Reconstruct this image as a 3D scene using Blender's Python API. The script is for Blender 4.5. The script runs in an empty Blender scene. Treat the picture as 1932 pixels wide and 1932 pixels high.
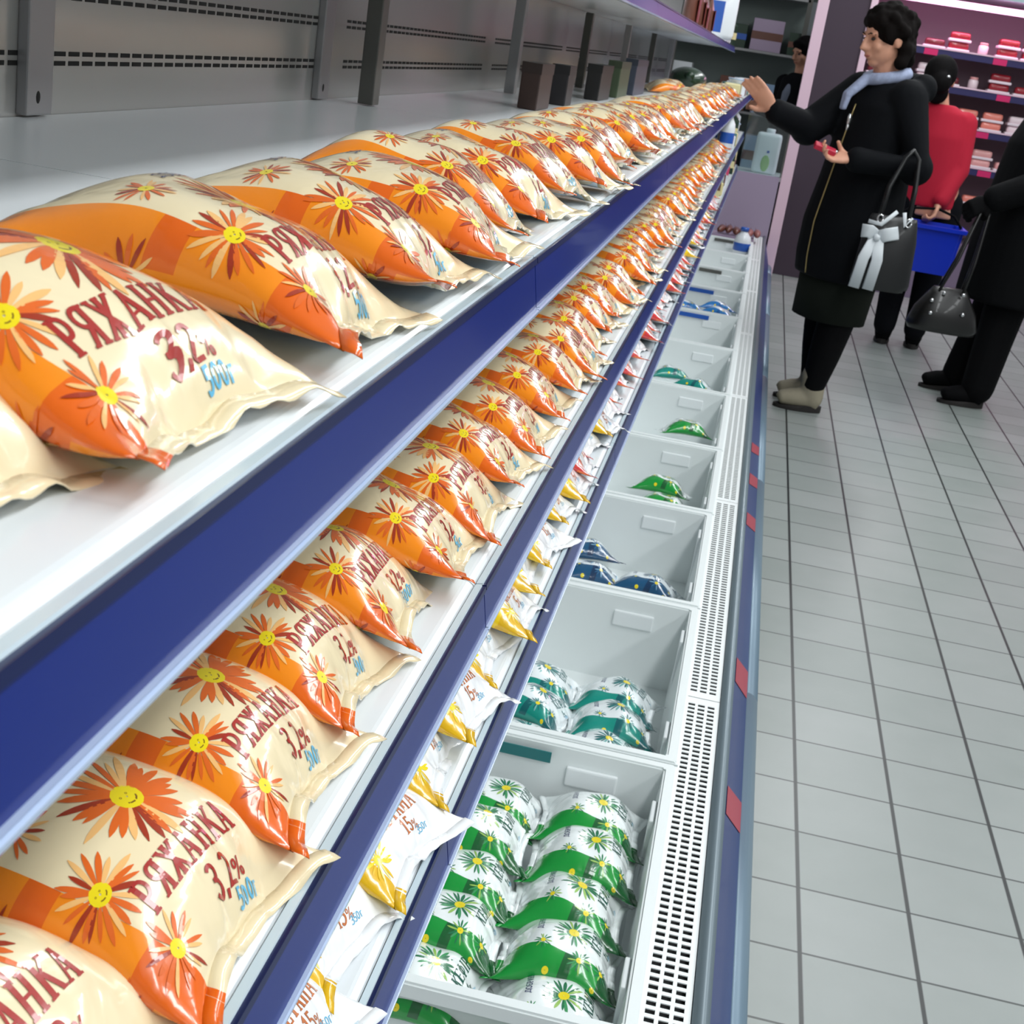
import bpy, bmesh, math, random
import numpy as np
from mathutils import Matrix, Vector

# ------------------------------------------------------------------ camera, world, lights, exposure
scene = bpy.context.scene
COL = scene.collection
CAM_H = 1.3505
RC = [[0.9722737251403292, 0.18007685486681665, 0.14918488443211378],
      [0.19839804597734875, -0.29752681383441504, -0.933871517073902],
      [-0.12378214230702873, 0.9375767282685812, -0.32500439974749243]]
cam_data = bpy.data.cameras.new('camera')
cam = bpy.data.objects.new('camera', cam_data)
COL.objects.link(cam)
rx, ry, rz = (Vector(r) for r in RC)
M = Matrix((( rx.x, -ry.x, -rz.x, 0.0), (rx.y, -ry.y, -rz.y, 0.0), (rx.z, -ry.z, -rz.z, CAM_H), (0, 0, 0, 1)))
cam.matrix_world = M
cam_data.sensor_width = 36.0
cam_data.lens = 2611.877 / 1932.0 * 36.0
cam_data.clip_start = 0.02
cam_data.clip_end = 100
cam_data.dof.use_dof = True
cam_data.dof.focus_distance = 1.0
cam_data.dof.aperture_fstop = 40.0
scene.camera = cam

world = bpy.data.worlds.new('store_air')
scene.world = world
world.use_nodes = True
bg = world.node_tree.nodes['Background']
bg.inputs['Color'].default_value = (0.93, 0.97, 1.0, 1)
bg.inputs['Strength'].default_value = 0.75

def area_light(name, loc, size_x, size_y, power, color, rot=(0, 0, 0)):
    d = bpy.data.lights.new(name, 'AREA')
    d.shape = 'RECTANGLE'
    d.size = size_x
    d.size_y = size_y
    d.energy = power
    d.color = color
    o = bpy.data.objects.new(name, d)
    o.location = loc
    o.rotation_euler = rot
    COL.objects.link(o)
    return o

# rows of ceiling tubes above the aisle, running along it
COOL = (0.96, 0.99, 1.0)
for k in range(5):
    area_light('ceiling_tube_light', (1.00, -1.2 + 2.7 * k, 3.12), 0.34, 2.3, 78, COOL, (0, math.radians(14), 0))
for k in range(4):
    area_light('ceiling_tube_light', (2.9, -1.2 + 2.7 * k, 3.12), 0.34, 2.3, 60, COOL, (0, math.radians(26), 0))

scene.view_settings.view_transform = 'Standard'
scene.view_settings.look = 'None'
scene.view_settings.exposure = -1.02
scene.view_settings.gamma = 1.0
scene.view_settings.use_curve_mapping = False

PI = math.pi
rng = random.Random(7)

# ------------------------------------------------------------------ helpers
def s2l(c):
    return tuple(((x / 255.0) / 12.92 if x / 255.0 <= 0.04045 else ((x / 255.0 + 0.055) / 1.055) ** 2.4) for x in c)

def mat(name, rgb, rough=0.5, metal=0.0, coat=0.0, spec=0.5, emit=0.0, emit_rgb=None, alpha=1.0, trans=0.0, noise=0.0, noise_scale=30.0, bump=0.0, bump_scale=200.0):
    m = bpy.data.materials.new(name)
    m.use_nodes = True
    nt = m.node_tree
    b = nt.nodes['Principled BSDF']
    lin = s2l(rgb)
    b.inputs['Base Color'].default_value = (*lin, 1)
    b.inputs['Roughness'].default_value = rough
    b.inputs['Metallic'].default_value = metal
    b.inputs['Coat Weight'].default_value = coat
    b.inputs['Coat Roughness'].default_value = 0.06
    b.inputs['Specular IOR Level'].default_value = spec
    b.inputs['Transmission Weight'].default_value = trans
    b.inputs['Alpha'].default_value = alpha
    if emit:
        b.inputs['Emission Color'].default_value = (*s2l(emit_rgb or rgb), 1)
        b.inputs['Emission Strength'].default_value = emit
    if noise:
        tc = nt.nodes.new('ShaderNodeTexCoord')
        n = nt.nodes.new('ShaderNodeTexNoise')
        n.inputs['Scale'].default_value = noise_scale
        n.inputs['Detail'].default_value = 5
        nt.links.new(tc.outputs['Object'], n.inputs['Vector'])
        mx = nt.nodes.new('ShaderNodeMix')
        mx.data_type = 'RGBA'
        mx.inputs[6].default_value = (*[x * (1 - noise) for x in lin], 1)
        mx.inputs[7].default_value = (*[min(1, x * (1 + noise)) for x in lin], 1)
        nt.links.new(n.outputs['Fac'], mx.inputs[0])
        nt.links.new(mx.outputs[2], b.inputs['Base Color'])
    if bump:
        tc = nt.nodes.new('ShaderNodeTexCoord')
        n = nt.nodes.new('ShaderNodeTexNoise')
        n.inputs['Scale'].default_value = bump_scale
        n.inputs['Detail'].default_value = 4
        nt.links.new(tc.outputs['Object'], n.inputs['Vector'])
        bp = nt.nodes.new('ShaderNodeBump')
        bp.inputs['Strength'].default_value = bump
        bp.inputs['Distance'].default_value = 0.003
        nt.links.new(n.outputs['Fac'], bp.inputs['Height'])
        nt.links.new(bp.outputs['Normal'], b.inputs['Normal'])
    return m

def link_mesh(name, me, parent=None, loc=None):
    o = bpy.data.objects.new(name, me)
    COL.objects.link(o)
    if parent is not None:
        o.parent = parent
    if loc is not None:
        o.location = loc
    return o

def obj(name, bm, m, parent=None, smooth=False, loc=None):
    me = bpy.data.meshes.new(name)
    bm.normal_update()
    bm.to_mesh(me)
    bm.free()
    for x in (m if isinstance(m, (list, tuple)) else [m]):
        me.materials.append(x)
    if smooth:
        for p in me.polygons:
            p.use_smooth = True
    return link_mesh(name, me, parent, loc)

def tag(o, label=None, cat=None, group=None, kind=None):
    if label: o['label'] = label
    if cat: o['category'] = cat
    if group: o['group'] = group
    if kind: o['kind'] = kind
    return o

def empty(name, loc=(0, 0, 0), rot=(0, 0, 0)):
    o = bpy.data.objects.new(name, None)
    o.location = loc
    o.rotation_euler = rot
    o.empty_display_size = 0.05
    COL.objects.link(o)
    return o

def copy_tree(o, parent=None):
    c = o.copy()
    COL.objects.link(c)
    c.parent = parent
    for ch in KIDS.get(o.name, []):
        copy_tree(ch, c)
    return c
KIDS = {}
def note_kids(o):
    kids = [c for c in COL.objects if c.parent == o]
    KIDS[o.name] = kids
    for k in kids:
        note_kids(k)

def box(bm, x0, x1, y0, y1, z0, z1, mi=0, bevel=0.0):
    vs = [bm.verts.new(p) for p in ((x0, y0, z0), (x1, y0, z0), (x1, y1, z0), (x0, y1, z0), (x0, y0, z1), (x1, y0, z1), (x1, y1, z1), (x0, y1, z1))]
    fs = []
    for q in ((0, 3, 2, 1), (4, 5, 6, 7), (0, 1, 5, 4), (1, 2, 6, 5), (2, 3, 7, 6), (3, 0, 4, 7)):
        f = bm.faces.new([vs[i] for i in q])
        f.material_index = mi
        fs.append(f)
    if bevel > 0:
        es = list({e for f in fs for e in f.edges})
        r = bmesh.ops.bevel(bm, geom=es, offset=bevel, segments=2, profile=0.6, affect='EDGES')
        for f in r['faces']:
            f.material_index = mi
    return vs

def extrude_profile(bm, prof, y0, y1, mi=0, closed=True, caps=True):
    """prof: list of (x, z); swept along Y from y0 to y1."""
    a = [bm.verts.new((x, y0, z)) for x, z in prof]
    b = [bm.verts.new((x, y1, z)) for x, z in prof]
    n = len(prof)
    for i in range(n if closed else n - 1):
        j = (i + 1) % n
        f = bm.faces.new((a[i], a[j], b[j], b[i]))
        f.material_index = mi
    if closed and caps:
        f = bm.faces.new(list(reversed(a))); f.material_index = mi
        f = bm.faces.new(b); f.material_index = mi

def tube(bm, pts, radii, seg=12, mi=0, flat=(1.0, 1.0), up=(0, 0, 1), cap=True):
    """loft of rings along a polyline; radii a number or one per point; flat scales the two cross axes."""
    pts = [Vector(p) for p in pts]
    n = len(pts)
    if not isinstance(radii, (list, tuple)):
        radii = [radii] * n
    rings = []
    tan = [(pts[min(i + 1, n - 1)] - pts[max(i - 1, 0)]).normalized() for i in range(n)]
    upv = Vector(up)
    s = tan[0].cross(upv)
    if s.length < 0.15:
        s = tan[0].cross(Vector((1, 0, 0)) if abs(tan[0].x) < 0.9 else Vector((0, 1, 0)))
    s.normalize()
    for i, p in enumerate(pts):
        t = tan[i]
        s = s - t * s.dot(t)                       # carry the frame along the path
        s.normalize()
        w = s.cross(t).normalized()
        r = radii[i]
        ra, rb = (r if isinstance(r, (list, tuple)) else (r * flat[0], r * flat[1]))
        rings.append([bm.verts.new(p + s * (math.cos(2 * PI * k / seg) * ra) + w * (math.sin(2 * PI * k / seg) * rb)) for k in range(seg)])
    for i in range(n - 1):
        for k in range(seg):
            f = bm.faces.new((rings[i][k], rings[i][(k + 1) % seg], rings[i + 1][(k + 1) % seg], rings[i + 1][k]))
            f.material_index = mi
    if cap:
        f = bm.faces.new(list(reversed(rings[0]))); f.material_index = mi
        f = bm.faces.new(rings[-1]); f.material_index = mi
    return rings

def ball(bm, c, r, seg=16, rot=None, mi=0):
    """ellipsoid; r a number or three radii."""
    if not isinstance(r, (list, tuple)):
        r = (r, r, r)
    m = Matrix.Translation(Vector(c)) @ (rot.to_4x4() if rot else Matrix.Identity(4)) @ Matrix.Diagonal((r[0], r[1], r[2], 1))
    res = bmesh.ops.create_uvsphere(bm, u_segments=seg, v_segments=max(6, seg * 2 // 3), radius=1.0, matrix=m)
    for f in {f for v in res['verts'] for f in v.link_faces}:
        f.material_index = mi

def lathe(bm, prof, c=(0, 0, 0), seg=20, mi=0):
    """prof: list of (radius, z)."""
    rings = []
    for r, z in prof:
        rings.append([bm.verts.new((c[0] + r * math.cos(2 * PI * k / seg), c[1] + r * math.sin(2 * PI * k / seg), c[2] + z)) for k in range(seg)])
    for i in range(len(prof) - 1):
        for k in range(seg):
            f = bm.faces.new((rings[i][k], rings[i][(k + 1) % seg], rings[i + 1][(k + 1) % seg], rings[i + 1][k]))
            f.material_index = mi
    f = bm.faces.new(list(reversed(rings[0]))); f.material_index = mi
    f = bm.faces.new(rings[-1]); f.material_index = mi

ORD = 'zeroth first second third fourth fifth sixth seventh eighth ninth tenth eleventh twelfth'.split()
def ordinal(n):
    if n < len(ORD): return ORD[n]
    return '%d%s' % (n, 'th' if 10 <= n % 100 <= 20 else {1: 'st', 2: 'nd', 3: 'rd'}.get(n % 10, 'th'))

# ------------------------------------------------------------------ materials
def floor_material():
    m = bpy.data.materials.new('grey_floor_tiles')
    m.use_nodes = True
    nt = m.node_tree
    N, L = nt.nodes, nt.links
    b = N['Principled BSDF']
    geo = N.new('ShaderNodeNewGeometry')
    sep = N.new('ShaderNodeSeparateXYZ')
    L.new(geo.outputs['Position'], sep.inputs[0])
    def math_(op, a, c=None):
        n = N.new('ShaderNodeMath'); n.operation = op
        for i, v in enumerate((a, c)):
            if v is None: continue
            if isinstance(v, (int, float)): n.inputs[i].default_value = v
            else: L.new(v, n.inputs[i])
        return n.outputs[0]
    T = 0.195
    u = math_('DIVIDE', math_('SUBTRACT', sep.outputs[0], 0.32295), T)
    v = math_('DIVIDE', math_('SUBTRACT', sep.outputs[1], 2.01094), T)
    def line(w, half):
        fr = math_('FRACT', math_('ADD', w, 0.5))
        d = math_('ABSOLUTE', math_('SUBTRACT', fr, 0.5))
        mr = N.new('ShaderNodeMapRange')
        mr.inputs['From Min'].default_value = half * 0.75 / T
        mr.inputs['From Max'].default_value = half * 1.35 / T
        L.new(d, mr.inputs['Value'])
        return mr.outputs['Result']
    lu = line(u, 0.0036)
    lv = line(v, 0.0024)
    cell = N.new('ShaderNodeCombineXYZ')
    L.new(math_('FLOOR', u), cell.inputs[0]); L.new(math_('FLOOR', v), cell.inputs[1])
    wn = N.new('ShaderNodeTexWhiteNoise'); wn.noise_dimensions = '2D'
    L.new(cell.outputs[0], wn.inputs['Vector'])
    nz = N.new('ShaderNodeTexNoise'); nz.inputs['Scale'].default_value = 9; nz.inputs['Detail'].default_value = 6
    L.new(geo.outputs['Position'], nz.inputs['Vector'])
    ad = math_('ADD', math_('MULTIPLY', wn.outputs['Value'], 0.5), math_('MULTIPLY', nz.outputs['Fac'], 0.5))
    tile = N.new('ShaderNodeMix'); tile.data_type = 'RGBA'
    tile.inputs[6].default_value = (*s2l((134, 142, 138)), 1)
    tile.inputs[7].default_value = (*s2l((156, 161, 159)), 1)
    L.new(ad, tile.inputs[0])
    g1 = N.new('ShaderNodeMix'); g1.data_type = 'RGBA'
    g1.inputs[6].default_value = (*s2l((66, 71, 70)), 1)
    L.new(lv, g1.inputs[0]); L.new(tile.outputs[2], g1.inputs[7])
    g2 = N.new('ShaderNodeMix'); g2.data_type = 'RGBA'
    g2.inputs[6].default_value = (*s2l((32, 36, 36)), 1)
    L.new(lu, g2.inputs[0]); L.new(g1.outputs[2], g2.inputs[7])
    L.new(g2.outputs[2], b.inputs['Base Color'])
    b.inputs['Roughness'].default_value = 0.38
    return m

def film_material(name, base, stripe, stripe2, back, edge=0.17, white_rough=0.22):
    """printed plastic film: base colour, a wavy stripe along the side with darker overlaps, own print colour at the back."""
    m = bpy.data.materials.new(name)
    m.use_nodes = True
    nt = m.node_tree
    N, L = nt.nodes, nt.links
    b = N['Principled BSDF']
    uv = N.new('ShaderNodeUVMap')
    sep = N.new('ShaderNodeSeparateXYZ')
    L.new(uv.outputs[0], sep.inputs[0])
    def mth(op, a, c=None):
        n = N.new('ShaderNodeMath'); n.operation = op
        for i, v in enumerate((a, c)):
            if v is None: continue
            if isinstance(v, (int, float)): n.inputs[i].default_value = v
            else: L.new(v, n.inputs[i])
        return n.outputs[0]
    U, V = sep.outputs[0], sep.outputs[1]
    wav = mth('MULTIPLY', mth('SINE', mth('ADD', mth('MULTIPLY', V, 5.2), 1.2)), 0.035)
    lim = mth('ADD', wav, edge)
    top = mth('LESS_THAN', U, lim)
    wrap = mth('GREATER_THAN', U, mth('SUBTRACT', 1.84, wav))
    mask = mth('MINIMUM', mth('ADD', top, wrap), 1.0)
    band1 = mth('LESS_THAN', mth('ABSOLUTE', mth('SUBTRACT', mth('SUBTRACT', V, mth('MULTIPLY', U, 0.15)), 0.55)), 0.04)
    band2 = mth('GREATER_THAN', mth('SUBTRACT', V, mth('MULTIPLY', U, 0.12)), 0.82)
    band = mth('MINIMUM', mth('ADD', band1, band2), 1.0)
    sc = N.new('ShaderNodeMix'); sc.data_type = 'RGBA'
    sc.inputs[6].default_value = (*s2l(stripe), 1); sc.inputs[7].default_value = (*s2l(stripe2), 1)
    L.new(band, sc.inputs[0])
    bk = N.new('ShaderNodeMix'); bk.data_type = 'RGBA'
    bk.inputs[6].default_value = (*s2l(base), 1); bk.inputs[7].default_value = (*s2l(back), 1)
    L.new(mth('MULTIPLY', mth('GREATER_THAN', U, 1.12), mth('LESS_THAN', U, 1.6)), bk.inputs[0])
    fin = N.new('ShaderNodeMix'); fin.data_type = 'RGBA'
    L.new(bk.outputs[2], fin.inputs[6]); L.new(sc.outputs[2], fin.inputs[7]); L.new(mask, fin.inputs[0])
    L.new(fin.outputs[2], b.inputs['Base Color'])
    b.inputs['Roughness'].default_value = white_rough
    b.inputs['Coat Weight'].default_value = 0.7
    b.inputs['Coat Roughness'].default_value = 0.05
    # fine crinkle of the film
    tc = N.new('ShaderNodeTexCoord')
    n1 = N.new('ShaderNodeTexNoise'); n1.inputs['Scale'].default_value = 26; n1.inputs['Detail'].default_value = 2.5
    n1.inputs['Distortion'].default_value = 0.8
    L.new(tc.outputs['Object'], n1.inputs['Vector'])
    bp = N.new('ShaderNodeBump'); bp.inputs['Strength'].default_value = 0.35; bp.inputs['Distance'].default_value = 0.004
    L.new(n1.outputs['Fac'], bp.inputs['Height'])
    L.new(bp.outputs['Normal'], b.inputs['Normal'])
    L.new(bp.outputs['Normal'], b.inputs['Coat Normal'])
    return m

def ink(name, rgb):
    return mat(name, rgb, rough=0.25, coat=0.7)

M_FLOOR = floor_material()
M_SHELF = mat('white_enamelled_steel', (226, 231, 234), rough=0.22, spec=0.5, noise=0.02, noise_scale=6)
M_SHELF_EDGE = mat('pale_blue_shelf_edge', (206, 222, 230), rough=0.25)
M_BACK = mat('grey_back_panel', (176, 176, 174), rough=0.22, metal=0.35, noise=0.03, noise_scale=5)
M_POST = mat('grey_upright_steel', (150, 150, 152), rough=0.35, metal=0.4)
M_DARKPOST = mat('dark_grey_upright', (92, 92, 88), rough=0.4, metal=0.3)
M_SLOT = mat('dark_slot', (22, 22, 22), rough=0.8)
M_BLUE = mat('navy_blue_price_strip', (4, 32, 112), rough=0.3, coat=0.15, spec=0.3)
M_BLUELIP = mat('dark_blue_rail_lip', (6, 22, 70), rough=0.35, coat=0.1, spec=0.3)
M_CLEAR = mat('pale_clear_rail_lip', (176, 192, 218), rough=0.15, coat=0.5)
M_GRILLE = mat('white_plastic_grille', (232, 236, 236), rough=0.4)
M_DARK = mat('black_inside', (14, 16, 18), rough=0.8)
M_RIM = mat('grey_front_rim', (112, 126, 134), rough=0.35, metal=0.2)
M_KICK = mat('blue_front_panel', (16, 44, 112), rough=0.4, coat=0.1, spec=0.3)
M_RED = mat('red_sticker', (176, 40, 66), rough=0.4)
M_BUMPER = mat('silver_blue_bumper', (112, 134, 150), rough=0.38, metal=0.2)
M_CRATE = mat('white_plastic_crate', (228, 234, 234), rough=0.4)
M_CRATE_IN = mat('milky_plastic_block', (236, 241, 242), rough=0.4)

# ------------------------------------------------------------------ the setting
bm = bmesh.new(); box(bm, -3.0, 6.0, -2.5, 13.0, -0.1, 0.0)
tag(obj('floor', bm, M_FLOOR), kind='structure')
bm = bmesh.new(); box(bm, -3.0, 6.0, -2.5, 13.0, 3.3, 3.4)
tag(obj('ceiling', bm, mat('ceiling_paint', (205, 210, 212), rough=0.8)), kind='structure')
bm = bmesh.new(); box(bm, -3.0, 6.0, 13.0, 13.1, 0.0, 3.3)
tag(obj('wall_back', bm, mat('dim_wall_paint', (150, 156, 160), rough=0.8)), kind='structure')

# ------------------------------------------------------------------ refrigerated case
BAY = 1.24
J0 = 0.97                       # first joint between bays
Y_END = 9.60
XR = -0.1345                    # front of the shelves
XU = -0.300                     # the overhead shelf is shallower
LEVELS = [('upper', 1.466, 1.430), ('top', 1.203, 1.166), ('middle', 0.951, 0.915), ('bottom', 0.737, 0.700)]
XW = -0.69                      # back panel

case = empty('refrigerated_display_case', (-0.4, 3.2, 0))
tag(case, 'long open refrigerated dairy case with grey back panel along the aisle', 'refrigerated display case')
def cpart(name, bm, m, smooth=False):
    o = obj(name, bm, m, case, smooth)
    o.matrix_parent_inverse = Matrix.Translation((-case.location[0], -case.location[1], -case.location[2]))
    return o
CY0, CY1 = -0.55, 9.62
bm = bmesh.new(); box(bm, XW - 0.06, XW, CY0, CY1, 0.12, 2.05)
for z in (1.258, 1.320):
    y = CY0 + 0.1
    while y < CY1 - 0.2:
        if min(abs((y - J0) % BAY), BAY - abs((y - J0) % BAY)) > 0.05:
            for dz in (-0.0045, 0.0045):
                box(bm, XW - 0.001, XW + 0.0006, y, y + 0.022, z + dz - 0.0022, z + dz + 0.0022, 1)
        y += 0.029
cpart('back_panel', bm, [M_BACK, M_SLOT])
bm = bmesh.new(); box(bm, XW, 0.115, CY0, CY1, 0.10, 0.150)
cpart('well_floor', bm, M_CRATE)
bm = bmesh.new(); box(bm, XW, 0.14, CY0, CY1, 0.0, 0.10)
cpart('plinth', bm, M_DARK)
# front rim, blue panel, bumper
bm = bmesh.new()
extrude_profile(bm, [(0.1215, 0.285), (0.1215, 0.300), (0.126, 0.308), (0.132, 0.311), (0.139, 0.308), (0.1435, 0.300), (0.144, 0.285)], CY0, CY1)
cpart('front_rim', bm, M_RIM, True)
bm = bmesh.new()
extrude_profile(bm, [(0.1215, 0.10), (0.1215, 0.285), (0.143, 0.285), (0.195, 0.125), (0.195, 0.10)], CY0, CY1)
# red stickers on the sloping blue panel
def kick_pt(t, y, off):
    a, b_ = Vector((0.143, 0, 0.285)), Vector((0.195, 0, 0.125))
    p = a.lerp(b_, t)
    n = Vector((0.160, 0, 0.052)).normalized()
    return p + n * off + Vector((0, y, 0))
for ya, yb, yd, yc in ((2.017, 1.927, 2.119, 2.224), (2.537, 2.424, 2.661, 2.796), (3.493, 3.390, 3.770, 3.890), (3.871, 3.760, 4.204, 4.318), (4.220, 4.110, 4.599, 4.710)):
    q = [kick_pt(0.10, ya, .0012), kick_pt(0.10, yb, .0012), kick_pt(0.97, yd, .0012), kick_pt(0.97, yc, .0012)]
    f = bm.faces.new([bm.verts.new(p) for p in q]); f.material_index = 1
cpart('front_panel', bm, [M_KICK, M_RED])
bm = bmesh.new()
prof = [(0.192, 0.066)] + [(0.195 + 0.028 * math.sin(a), 0.095 - 0.029 * math.cos(a)) for a in np.linspace(0.1, PI - 0.1, 12)] + [(0.192, 0.124)]
y = CY0
while y < CY1 - 0.01:
    y1 = min(CY1, y + 1.63)
    extrude_profile(bm, prof, y, y1 - 0.004)
    y = y1
cpart('bumper', bm, M_BUMPER, True)
# uprights
for y in (1.272, 2.150):
    bm = bmesh.new(); box(bm, XW, XW + 0.012, y - 0.024, y + 0.024, 1.207, 1.440, bevel=0.002)
    o = cpart('upright', bm, M_POST)
    bm = bmesh.new(); ball(bm, (XW + 0.012, y - 0.004, 1.224), (0.001, 0.004, 0.006), 10)
    sc_ = obj('screw', bm, M_SLOT, o)
for k in range(1, 7):
    y = J0 + BAY * k
    bm = bmesh.new(); box(bm, -0.635, -0.61, y - 0.018, y + 0.018, 1.207, 1.440, bevel=0.002)
    cpart('bracket_post', bm, M_DARKPOST if k % 2 else M_POST)

# shelves, one per bay and level
def make_shelf(level, zt, zb, y0, y1):
    t = empty('display_shelf', (XR, (y0 + y1) / 2, zt))
    def part(name, bm, m, smooth=False):
        for v in bm.verts:
            v.co -= Vector(t.location)
        return obj(name, bm, m, t, smooth)
    zp = zt + 0.002
    dx = (XU - XR) if level == 'upper' else 0.0
    bm = bmesh.new()
    g = 0.0012
    arc = [(dx - 0.156 + 0.010 * math.sin(a), zp - 0.010 + 0.010 * math.cos(a)) for a in np.linspace(0, 1.25, 6)]
    prof = [(XW + 0.002, zp - 0.018), (XW + 0.002, zp)] + arc + [(dx - 0.1445, zp - 0.022), (dx - 0.147, zp - 0.030), (dx - 0.155, zp - 0.018)]
    extrude_profile(bm, prof, y0 + g, y1 - g)
    part('shelf_plate', bm, M_SHELF, False)
    xa, xb = dx - 0.1405, dx - 0.1335
    def rp(t_, off):
        p = Vector((xa, zt)).lerp(Vector((xb, zb)), t_)
        n = Vector((zt - zb, xb - xa)).normalized()
        return (p.x + n.x * off, p.y + n.y * off)
    bm = bmesh.new()
    extrude_profile(bm, [rp(0.06, -0.003), rp(0.06, 0.0), rp(0.94, 0.0), rp(0.94, -0.003)], y0 + g, y1 - g)
    rail = part('price_rail', bm, M_BLUE)
    bm = bmesh.new()
    extrude_profile(bm, [rp(-0.01, -0.0045), rp(-0.01, 0.002), rp(0.10, 0.002), rp(0.10, -0.0035)], y0 + g, y1 - g)
    part('rail_top_lip', bm, M_BLUELIP)
    bm = bmesh.new()
    extrude_profile(bm, [rp(-0.05, -0.006), rp(-0.05, -0.001), rp(-0.01, -0.001), rp(-0.01, -0.006)], y0 + g, y1 - g)
    part('rail_seam', bm, M_SHELF_EDGE)
    bm = bmesh.new()
    extrude_profile(bm, [rp(0.92, -0.004), rp(0.92, 0.0025), rp(0.96, 0.001), rp(0.98, 0.0025), rp(1.03, 0.002), rp(1.03, -0.004)], y0 + g, y1 - g)
    part('rail_bottom_lip', bm, M_CLEAR)
    return t
for name, zt, zb in LEVELS:
    k = 0
    y0 = J0 - BAY
    while y0 < Y_END - 0.3:
        y1 = min(y0 + BAY, Y_END)
        k += 1
        s = make_shelf(name, zt, zb, y0, y1)
        what = {'upper': 'overhead shelf above the empty back panel', 'top': 'white shelf holding the highest pouch row',
                'middle': 'white shelf holding the second pouch row', 'bottom': 'white shelf holding the sour cream pouches'}[name]
        tag(s, '%s, %s section from the near end' % (what, ordinal(k)), 'shelf', 'shelves of the dairy case')
        y0 = y1

# air grille panels, real slots
def make_grille(y0, y1, k):
    x0, x1 = 0.0635, 0.1205
    z = 0.300
    t = empty('air_grille', (x0, (y0 + y1) / 2, z))
    bm = bmesh.new()
    xs = [x0, 0.0665, 0.0785, 0.0835, 0.0955, 0.1005, 0.1125, x1]
    cols = [(1, 2), (3, 4), (5, 6)]
    ys = [y0 + 0.001, y0 + 0.022]
    n = int((y1 - y0 - 0.044) / 0.0156)
    pitch = (y1 - y0 - 0.044) / n
    for i in range(n):
        a = y0 + 0.022 + i * pitch
        ys += [a + 0.0034, a + 0.0124]
    ys.append(y1 - 0.001)
    ys = sorted(set(round(v, 5) for v in ys))
    G = [[bm.verts.new((x, y, z)) for y in ys] for x in xs]
    B = [[bm.verts.new((x, y, z - 0.0015)) for y in ys] for x in xs]
    def is_hole(i, j):
        if i not in (1, 3, 5): return False
        return j >= 2 and j % 2 == 0 and j < len(ys) - 2
    nx, ny = len(xs) - 1, len(ys) - 1
    for i in range(nx):
        for j in range(ny):
            if is_hole(i, j):
                for (p, q) in (((i, j), (i + 1, j)), ((i + 1, j), (i + 1, j + 1)), ((i + 1, j + 1), (i, j + 1)), ((i, j + 1), (i, j))):
                    bm.faces.new((G[p[0]][p[1]], G[q[0]][q[1]], B[q[0]][q[1]], B[p[0]][p[1]]))
            else:
                bm.faces.new((G[i][j], G[i + 1][j], G[i + 1][j + 1], G[i][j + 1]))
    box(bm, x0 - 0.0005, x0, y0 + 0.001, y1 - 0.001, z - 0.03, z + 0.003)
    for v in bm.verts: v.co -= Vector(t.location)
    obj('slotted_plate', bm, M_GRILLE, t)
    bm = bmesh.new(); box(bm, x0, x1, y0 + 0.001, y1 - 0.001, z - 0.05, z - 0.012)
    for v in bm.verts: v.co -= Vector(t.location)
    obj('duct', bm, M_DARK, t)
    tag(t, 'white slotted air grille beside the crates, %s panel from the near end' % ordinal(k), 'grille', 'air grille panels')
GJ = [-0.18, 1.035, 2.25, 3.45, 4.68, 5.89, 7.10, 8.35, 9.60]
for k in range(len(GJ) - 1):
    make_grille(GJ[k], GJ[k + 1], k + 1)

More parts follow.
